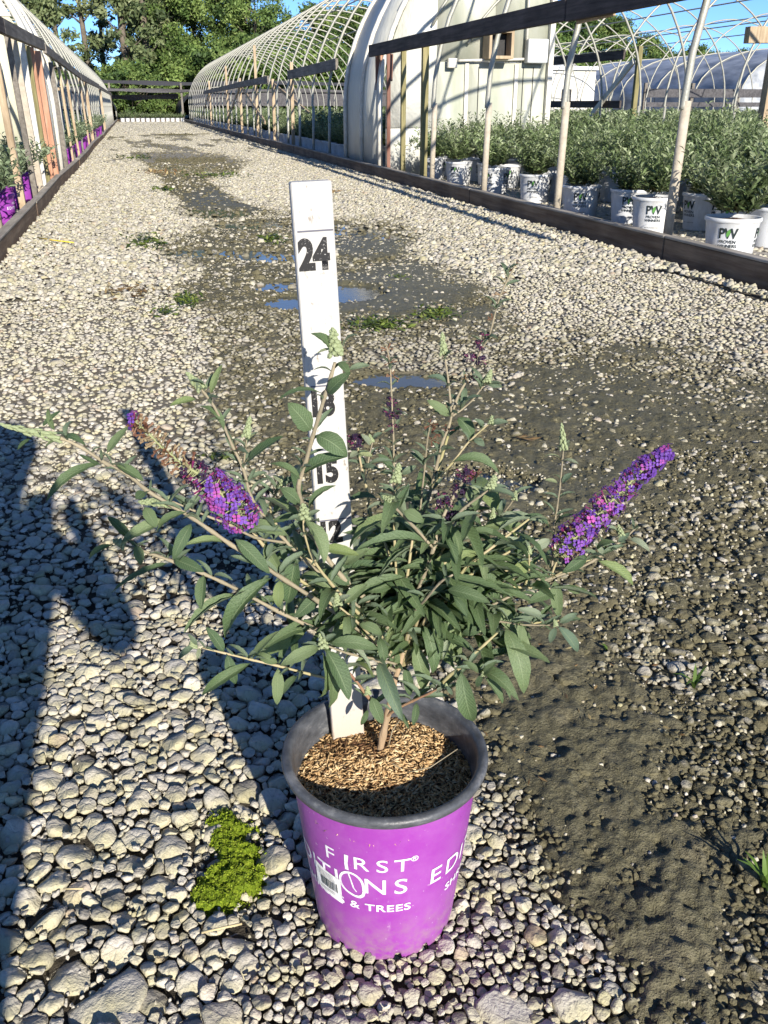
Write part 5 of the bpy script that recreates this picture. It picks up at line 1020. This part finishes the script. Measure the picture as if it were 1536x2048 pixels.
def cluster(x, y, d, rpx, n, mesh_mat, seed, squash=.8):
    rs = random.Random(seed); c = BP(x, y, d); r = rpx/1800*.72; n = int(n*.6); bm = bmesh.new(); src = FD if mesh_mat == 'd' else FB
    for i in range(n):
        z = Vector((rs.gauss(0, 1), rs.gauss(0, 1), rs.gauss(.35, .8))).normalized(); x_ = z.orthogonal().normalized(); y_ = z.cross(x_); k = rs.uniform(.45, .7); p = Vector((z.x*r, z.y*r, z.z*r*squash))*rs.uniform(.2, .8)
        nb = len(bm.verts); bm.from_mesh(src); bm.verts.ensure_lookup_table(); mt_ = Matrix.Translation(p) @ Matrix((x_*k, y_*k, z*k)).transposed().to_4x4()
        for v in bm.verts[nb:]: v.co = mt_ @ v.co
    me = bpy.data.meshes.new('flower_cluster'); bm.to_mesh(me); bm.free(); me.materials.append(src.materials[0]); me.materials.append(src.materials[1]); o = inst('flower_cluster', me, bush, loc=c); o['kind'] = 'stuff'
for i, (x, y, d, r, n, mm_) in enumerate([(885, 1003, .0, 24, 45, 'd'), (915, 985, .01, 22, 40, 'd'), (905, 1030, .0, 16, 25, 'd'), (935, 948, .02, 26, 45, 'd'), (950, 955, .02, 18, 30, 'b'), (893, 1040, 0, 12, 18, 'd'), (712, 884, .07, 22, 60, 'd'), (960, 690, .13, 13, 20, 'd'), (968, 672, .13, 10, 12, 'd'), (940, 716, .12, 13, 20, 'd'), (965, 722, .12, 9, 12, 'd'), (950, 762, .12, 9, 10, 'd'), (985, 640, .13, 6, 9, 'b'), (1002, 590, .13, 6, 9, 'b'), (1015, 562, .13, 7, 9, 'b'), (1028, 537, .13, 5, 8, 'b'), (785, 806, .12, 12, 16, 'd'), (778, 826, .12, 9, 12, 'd'), (796, 826, .12, 9, 12, 'd'), (786, 856, .12, 10, 14, 'd'), (775, 700, .12, 6, 9, 'b'), (780, 725, .12, 6, 10, 'b'), (786, 752, .12, 8, 10, 'b'), (862, 850, .08, 9, 20, 'b'), (862, 880, .08, 11, 16, 'b'), (870, 868, .10, 8, 10, 'b'), (896, 862, .10, 8, 10, 'b'), (930, 760, .12, 8, 10, 'b'), (478, 905, .0, 12, 14, 'b'), (538, 985, .02, 16, 20, 'd')]): cluster(x, y, d, r, n, mm_, i)
# dry twigs on the soil
for P in ([(757, 1512, -.002), (790, 1530, -.03), (815, 1545, -.035)], [(815, 1545, -.04), (860, 1535, -.04), (915, 1498, -.02)], [(775, 1500, 0), (785, 1460, .01), (800, 1440, .02)]): MB().tube([BP(*p) for p in P], .0007, 5).build('twig', M['stem_grey'], bush)

# ================================================================= measuring stick
M['stick'] = None; m = mat('white painted lath', (.80, .79, .76), .6, .3); q = N(m); n_ = q.noise(q.co('Object', (1, 1, .4)), 150, 4, .7); n2 = q.noise(q.co('Object', (1, 1, .3)), 9, 3)
c = q.mix(q.ramp(n_, [(.60, 0.), (.68, .8)]), (.47, .46, .435), (.22, .18, .14)); zz = q.n('SeparateXYZ'); q.l(q.co('Object'), zz.inputs[0]); dirty = q.math('SUBTRACT', 1., q.math('MULTIPLY', zz.outputs[2], 9.), True); c = q.mix(q.math('MULTIPLY', dirty, .55), c, (.50, .38, .28)); q.col(c); q.bump(n_, .0006); M['stick'] = m
b0, t0 = V3(AtD(698, 1480, .883)), V3(AtD(622, 363, .883)); Z = (t0-b0).normalized(); Lst = (t0-b0).length
nrm = (-HD @ Matrix.Identity(3)); nrm = Matrix.Rotation(R(11), 3, 'Z') @ nrm; nrm = (nrm-Z*nrm.dot(Z)).normalized(); X = (-nrm).cross(Z).normalized() if False else Z.cross(-nrm).normalized(); 
if X.x < 0: X = -X
MW = Matrix((X, -nrm, Z)).transposed().to_4x4(); MW.translation = b0
stick = empty('measuring_stick', (0, 0, 0), label='white wooden measuring stick with black inch numbers stuck upright in the purple pot', cat='measuring stick'); stick.matrix_world = MW
MB().box((0, .0095, Lst/2-.03), (.0385, .019, Lst+.06), bev=.0012).build('board', M['stick'], stick)
def stv(px, py): P = V3(AtD(px, py, .874)); return (P-b0).dot(Z), (P-b0).dot(X)
M['ink_line'] = mat('pencil line', (.12, .12, .15), .6); m = mat('worn black paint', (.012, .012, .012), .5); q = N(m); q.col(q.ramp(q.noise(q.co('Object'), 700, 3), [(.63, (.012, .012, .013)), (.72, (.6, .58, .55))])); M['num'] = m
for s, (x, y), sz in (('24', (627, 511), .0385), ('18', (658, 811), .0355), ('15', (665, 947), .0355), ('12', (672, 1069), .0355)):
    v, u = stv(x, y); UOFF = -.001; me = text_mesh(s, sz, M['num'], .0019, .78, .95, 1.); cxm = sum(p.co.x for p in me.vertices)/len(me.vertices); cym = (max(p.co.y for p in me.vertices)+min(p.co.y for p in me.vertices))/2
    for p in me.vertices: p.co = (p.co.x-cxm+max(-.005, min(.0055, u+UOFF)), -.0006, p.co.y-cym)
    inst('numeral', me, stick, (0, 0, v))
for y, x in ((464, 623), (776, 655), (905, 662), (1046, 670)):
    v, u = stv(x, y); MB().box((.001, -.0004, v), (.034, .0007, .0014)).build('inch_line', M['ink_line'], stick)

# ================================================================= small things on the ground
MOSSP = [(432, 1628), (455, 1612), (500, 1628), (525, 1640), (500, 1668), (525, 1690), (534, 1740), (522, 1790), (490, 1800), (470, 1825), (430, 1812), (385, 1820), (392, 1795), (400, 1755), (415, 1725), (425, 1690), (412, 1665)]
m = mat('bright moss', (.12, .20, .012), .85, .15); q = N(m); f = q.noise(q.co('Object'), 120, 5, .7); q.col(q.ramp(f, [(.32, (.03, .055, .005)), (.5, (.14, .20, .012)), (.72, (.30, .36, .04))])); q.bump(f, .006); M['moss'] = m
c0 = G(460, 1720); g = 170; gx, gy = np.meshgrid(np.linspace(c0[0]-.09, c0[0]+.09, g), np.linspace(c0[1]-.12, c0[1]+.14, g)); gx, gy = gx.ravel(), gy.ravel(); px, py, _ = proj(gx, gy, np.zeros_like(gx)); sdm = psd(px, py, MOSSP)/14+(fbm(gx, gy, 38, 2)-.5)*5.5
z = -.016+.019*sst(sdm, -.3, 1.6)+(fbm(gx, gy, 60, 4)-.5)*.012+(fbm(gx, gy, 190, 1)-.5)*.009; ii = np.arange(g-1)[:, None]*g+np.arange(g-1)[None]; Fq = np.stack([ii, ii+1, ii+g+1, ii+g], 2).reshape(-1, 4); ok = sdm > -.1; Fq = Fq[ok[Fq].all(1)]
nm = 26000; qx = rng.uniform(gx.min(), gx.max(), nm); qy = rng.uniform(gy.min(), gy.max(), nm); px, py, _ = proj(qx, qy, np.zeros(nm)); sq = psd(px, py, MOSSP)/14+(fbm(qx, qy, 38, 2)-.5)*5.5+rng.normal(0, .25, nm); k = sq > .05; qx, qy, sq = qx[k], qy[k], sq[k]
zq = -.018+.018*sst(sq, -.3, 1.6)+(fbm(qx, qy, 60, 4)-.5)*.012+(fbm(qx, qy, 190, 1)-.5)*.009+rng.uniform(0, .0022, len(qx)); rsm = np.random.default_rng(4); Vm, Fm = leafcloud(np.stack([qx, qy, zq], 1), .0019*rsm.uniform(.6, 1.4, len(qx)), rsm)
M['moss_tuft'] = leafmat('moss tufts', [(0, (.10, .16, .01)), (.5, (.24, .33, .02)), (1, (.42, .48, .06))], .3)
tuft = (Vm, Fm, np.repeat(np.clip(.5+.25*rsm.normal(size=len(qx)), 0, 1), 4))
mo = tag(npobj('moss', np.stack([gx, gy, z-.0015], 1), [Fq], M['moss'], smooth=True), 'bright green moss patch among the stones, left of the purple pot', 'moss', kind='stuff')
to = npobj('moss_tufts', tuft[0], [tuft[1]], M['moss_tuft'], mo, attrs={'var': tuft[2]}); to['kind'] = 'stuff'
M['algae'] = leafmat('wet green weed', [(0, (.03, .045, .012)), (.5, (.08, .12, .02)), (1, (.20, .24, .06))], .1, .35); M['dead'] = leafmat('dead plant litter', [(0, (.12, .07, .03)), (.6, (.28, .19, .09)), (1, (.42, .36, .18))], .1)
def litter(px, py, rx, ry, n, sz, mt, label, name='weed_mat', cat='weeds'):
    pxs = px+rng.normal(0, .5, n)*rx; pys = py+rng.normal(0, .5, n)*ry; P = np.array([G(a, b) for a, b in zip(pxs, pys)]); P[:, 2] = rng.uniform(.0, .016, n)*(sz/.02)**.5; rs = np.random.default_rng(int(px+py)); d = rs.normal(size=(n, 3))*np.array([1, 1, .35]); d /= np.linalg.norm(d, axis=1)[:, None]; u = np.cross(d, np.array([0, 0, 1.])+rs.normal(size=(n, 3))*.4); u /= np.linalg.norm(u, axis=1)[:, None]; s = (sz*rs.uniform(.5, 1.3, n))[:, None]
    up = np.cross(u, d); V = np.stack([P-d*s, P+u*s*.3, P+d*s, P-u*s*.3, P+up*s*.12], 1).reshape(-1, 3); i5 = np.arange(n)[:, None]*5; F = np.concatenate([i5+np.array([f]) for f in ((0, 1, 4), (1, 2, 4), (2, 3, 4), (3, 0, 4))])
    tag(npobj(name, V, [F], M[mt], attrs={'var': np.repeat(rs.random(n), 5)}), label, cat, kind='stuff')
litter(755, 650, 70, 13, 260, .022, 'algae', 'mat of wet green weed in the mud, right of the measuring stick'); litter(870, 628, 40, 14, 190, .022, 'algae', 'small mat of wet green weed at the end of the larger mat'); litter(294, 484, 38, 14, 200, .03, 'algae', 'clump of green weed left of the blue puddles'); litter(545, 478, 25, 8, 90, .03, 'algae', 'small weed clump beside the measuring stick')
litter(372, 600, 26, 16, 140, .022, 'algae', 'bright weed patch on the pale gravel left of the mud'); litter(275, 585, 70, 14, 150, .022, 'dead', 'scattered brown dry litter on the pale gravel', 'dry_litter', 'litter'); litter(640, 505, 25, 8, 60, .02, 'algae', 'thin weed behind the measuring stick')
litter(440, 915, 30, 12, 60, .012, 'algae', 'thin weed at the edge of the mud, left of the bush'); litter(330, 625, 30, 16, 60, .02, 'algae', 'loose green weed beside the dry litter'); litter(275, 316, 40, 5, 90, .05, 'algae', 'distant weed patch at the left side of the wet track'); litter(440, 352, 55, 6, 120, .05, 'algae', 'distant weed patch in the wet track'); litter(650, 385, 55, 6, 70, .04, 'dead', 'brown litter on gravel behind the stick top', 'dry_litter', 'litter'); litter(800, 555, 20, 4, 30, .02, 'algae', 'few wet green leaves on the silt'); litter(310, 345, 45, 5, 60, .05, 'dead', 'distant brown litter left of the wet track', 'dry_litter', 'litter'); litter(330, 380, 30, 4, 60, .04, 'algae', 'dark green weed at the left puddle edge'); litter(1050, 880, 14, 6, 9, .022, 'dead', 'dead brown leaf on the silt, right of the bush', 'dead_leaf', 'litter'); litter(1100, 1370, 300, 200, 60, .008, 'dead', 'specks of straw on the mud', 'straw', 'litter')
def weed(px, py, n, L, label):
    w_ = empty('weed', G(px, py), label=label, cat='weed'); rs = random.Random(px)
    for i in range(n):
        a = rs.uniform(0, 6.28); l = L*rs.uniform(.6, 1); t = rs.uniform(.4, 1.1); P = [(0, 0, -.005)]+[(math.cos(a)*l*f*math.sin(t*f**.5), math.sin(a)*l*f*math.sin(t*f**.5), l*f*math.cos(t*f)) for f in (.35, .7, 1)]; V = []
        for k, p in enumerate(P): ww = (.0022, .0032, .0024, .0003)[k]; V += [(p[0]-math.sin(a)*ww, p[1]+math.cos(a)*ww, p[2]), (p[0]+math.sin(a)*ww, p[1]-math.cos(a)*ww, p[2])]
        npobj('blade', V, [np.array([(0, 1, 3, 2), (2, 3, 5, 4), (4, 5, 7, 6)])], M['blade'], w_)
M['blade'] = leafmat('grass blade', [(0, (.10, .17, .03)), (1, (.2, .3, .08))])
weed(1388, 1372, 6, .045, 'small green weed seedling in the mud on the right, upper one'); weed(1528, 1772, 8, .06, 'small green grass tuft at the right edge, nearer one'); weed(1215, 1302, 3, .02, 'tiny green sprout in the mud below the right flower spike')
def strand(name, pts, r, mt, label, cat): tag(MB().tube([Vector(G(a, b))+Vector((0, 0, z)) for a, b, z in pts], r, 5).build(name, M[mt], None), label, cat)
M['straw'] = mat('straw', (.55, .45, .25), .7); M['yellow'] = mat('yellow plastic', (.75, .55, .05), .5)
strand('straw', [(405, 1880, .012), (450, 1872, .014), (485, 1862, .012)], .0016, 'straw', 'pale straw lying on the stones under the moss patch', 'straw'); strand('straw', [(130, 1793, .013), (170, 1794, .014)], .0012, 'straw', 'short straw on the stones at the lower left', 'straw')
strand('yellow_strip', [(76, 481, .02), (105, 487, .024), (148, 491, .02)], .0045, 'yellow', 'thin yellow plastic strip on the gravel near the left kerb', 'plastic strip')

# ================================================================= the photographer, crouching behind the camera (casts the shadow at the left)
per = empty('person', (-.2, -.5, 0), label='crouching photographer in dark shirt and jeans holding a phone out in both hands', cat='person')
bm = bmesh.new(); J = {}; 
def jt(n, p, r, par=None): v = bm.verts.new(Vector(p)-Vector((-.2, -.5, 0))); J[n] = (v, r); 
JT = [('pel', (-.27, -.60, .50), (.22, .15), None), ('wa', (-.22, -.56, .70), (.22, .14), 'pel'), ('ch', (-.14, -.48, .90), (.22, .14), 'wa'), ('nk', (-.10, -.42, 1.06), (.06, .06), 'ch'), ('hd', (-.06, -.37, 1.15), (.075, .085), 'nk'), ('hd2', (-.055, -.355, 1.235), (.085, .095), 'hd'),
 ('rs', (.03, -.44, .99), (.07, .06), 'ch'), ('re', (.125, -.33, .74), (.048, .045), 'rs'), ('rw', (.07, -.10, .85), (.028, .024), 're'), ('rh', (.045, -.04, .865), (.035, .02), 'rw'),
 ('ls', (-.33, -.46, .98), (.07, .06), 'ch'), ('le', (-.36, -.30, .72), (.048, .045), 'ls'), ('lw', (-.13, -.10, .84), (.028, .024), 'le'), ('lh', (-.085, -.04, .86), (.035, .02), 'lw'),
 ('rhp', (-.16, -.60, .47), (.11, .11), 'pel'), ('rk', (-.17, -.20, .47), (.075, .07), 'rhp'), ('ra', (-.18, -.30, .09), (.045, .045), 'rk'), ('rf', (-.17, -.14, .04), (.045, .035), 'ra'),
 ('lhp', (-.35, -.60, .46), (.11, .11), 'pel'), ('lk', (-.42, -.28, .10), (.075, .07), 'lhp'), ('la', (-.42, -.66, .08), (.045, .045), 'lk'), ('lf', (-.42, -.76, .04), (.045, .035), 'la')]
for i in range(4): JT += [(f'r{i}', (.055-.006*i, -.015+.006*i, .905-.016*i), (.009, .009), 'rh'), (f'r{i}b', (.033-.004*i, .0-.004, .90-.016*i), (.008, .008), f'r{i}'), (f'l{i}', (-.095+.006*i, -.015+.006*i, .905-.016*i), (.009, .009), 'lh'), (f'l{i}b', (-.070+.004*i, .0-.004, .90-.016*i), (.008, .008), f'l{i}')]
JT += [('rt', (.03, -.045, .885), (.010, .010), 'rh'), ('rtb', (.01, -.04, .895), (.008, .008), 'rt'), ('lt', (-.06, -.045, .885), (.010, .010), 'lh'), ('ltb', (-.045, -.04, .895), (.008, .008), 'lt')]
for n_, p, r, par in JT:
    jt(n_, p, r)
    if par: bm.edges.new((J[par][0], J[n_][0]))
bm.verts.index_update(); me = bpy.data.meshes.new('body'); bm.to_mesh(me); bm.free(); body = link(bpy.data.objects.new('body', me), per); sk = body.modifiers.new('skin', 'SKIN'); body.modifiers.new('smooth', 'SUBSURF').levels = 2; body.modifiers['smooth'].render_levels = 2
for i, (n_, p, r, par) in enumerate(JT): me.skin_vertices[0].data[i].radius = r; me.skin_vertices[0].data[i].use_root = (i == 0)
m = mat('skin and clothes', (.05, .06, .1), .8); q = N(m); z_ = q.n('SeparateXYZ'); q.l(q.n('TexCoord').outputs['Object'], z_.inputs[0])
c = q.mix(q.math('GREATER_THAN', z_.outputs[2], .58), (.05, .08, .16), (.06, .06, .07)); c = q.mix(q.math('GREATER_THAN', z_.outputs[2], 1.07), c, (.5, .3, .2)); c = q.mix(q.math('GREATER_THAN', z_.outputs[1], .34), c, (.5, .3, .2)); c = q.mix(q.math('LESS_THAN', z_.outputs[2], .07), c, (.08, .05, .03)); q.col(c); me.materials.append(m)
hb = MB(); bmesh.ops.create_uvsphere(hb.bm, u_segments=20, v_segments=12, radius=1, matrix=Matrix.Translation((.145, .125, 1.225)) @ Matrix.Rotation(.5, 4, 'X') @ Matrix.Diagonal((.092, .105, .10, 1)))
for v in list(hb.bm.verts):
    if v.co.y > .17 and v.co.z < 1.26: hb.bm.verts.remove(v)
hb.build('hair', mat('dark hair', (.03, .02, .015), .7), per)
fb_ = MB()
for dx in (-.03, .03): bmesh.ops.create_icosphere(fb_.bm, subdivisions=1, radius=.011, matrix=Matrix.Translation((.14+dx, .228, 1.20)))
fe = fb_.build('eyes', mat('eye', (.1, .07, .05), .2), per); fe['kind'] = 'stuff'
nb = MB().tube([(.14, .222, 1.20), (.14, .245, 1.165)], [.008, .014], 6); nb.build('nose', mat('skin', (.5, .3, .2), .6), per); MB().bar((.118, .222, 1.135), (.162, .222, 1.135), .008, .008).build('mouth', mat('lips', (.4, .15, .12), .6), per)
ph = empty('phone', (0, 0, 0), label='black phone held out in the crouching photographer\'s hands', cat='phone'); RM = cam.rotation_euler.to_matrix().to_4x4(); RM.translation = (0, 0, H); ph.matrix_world = RM
MB().box((-.026, -.055, .012), (.072, .148, .008), bev=.003).build('case', M['black'], ph); MB().box((-.026, -.055, .0162), (.066, .140, .0006)).build('screen', M['grey_box'], ph)
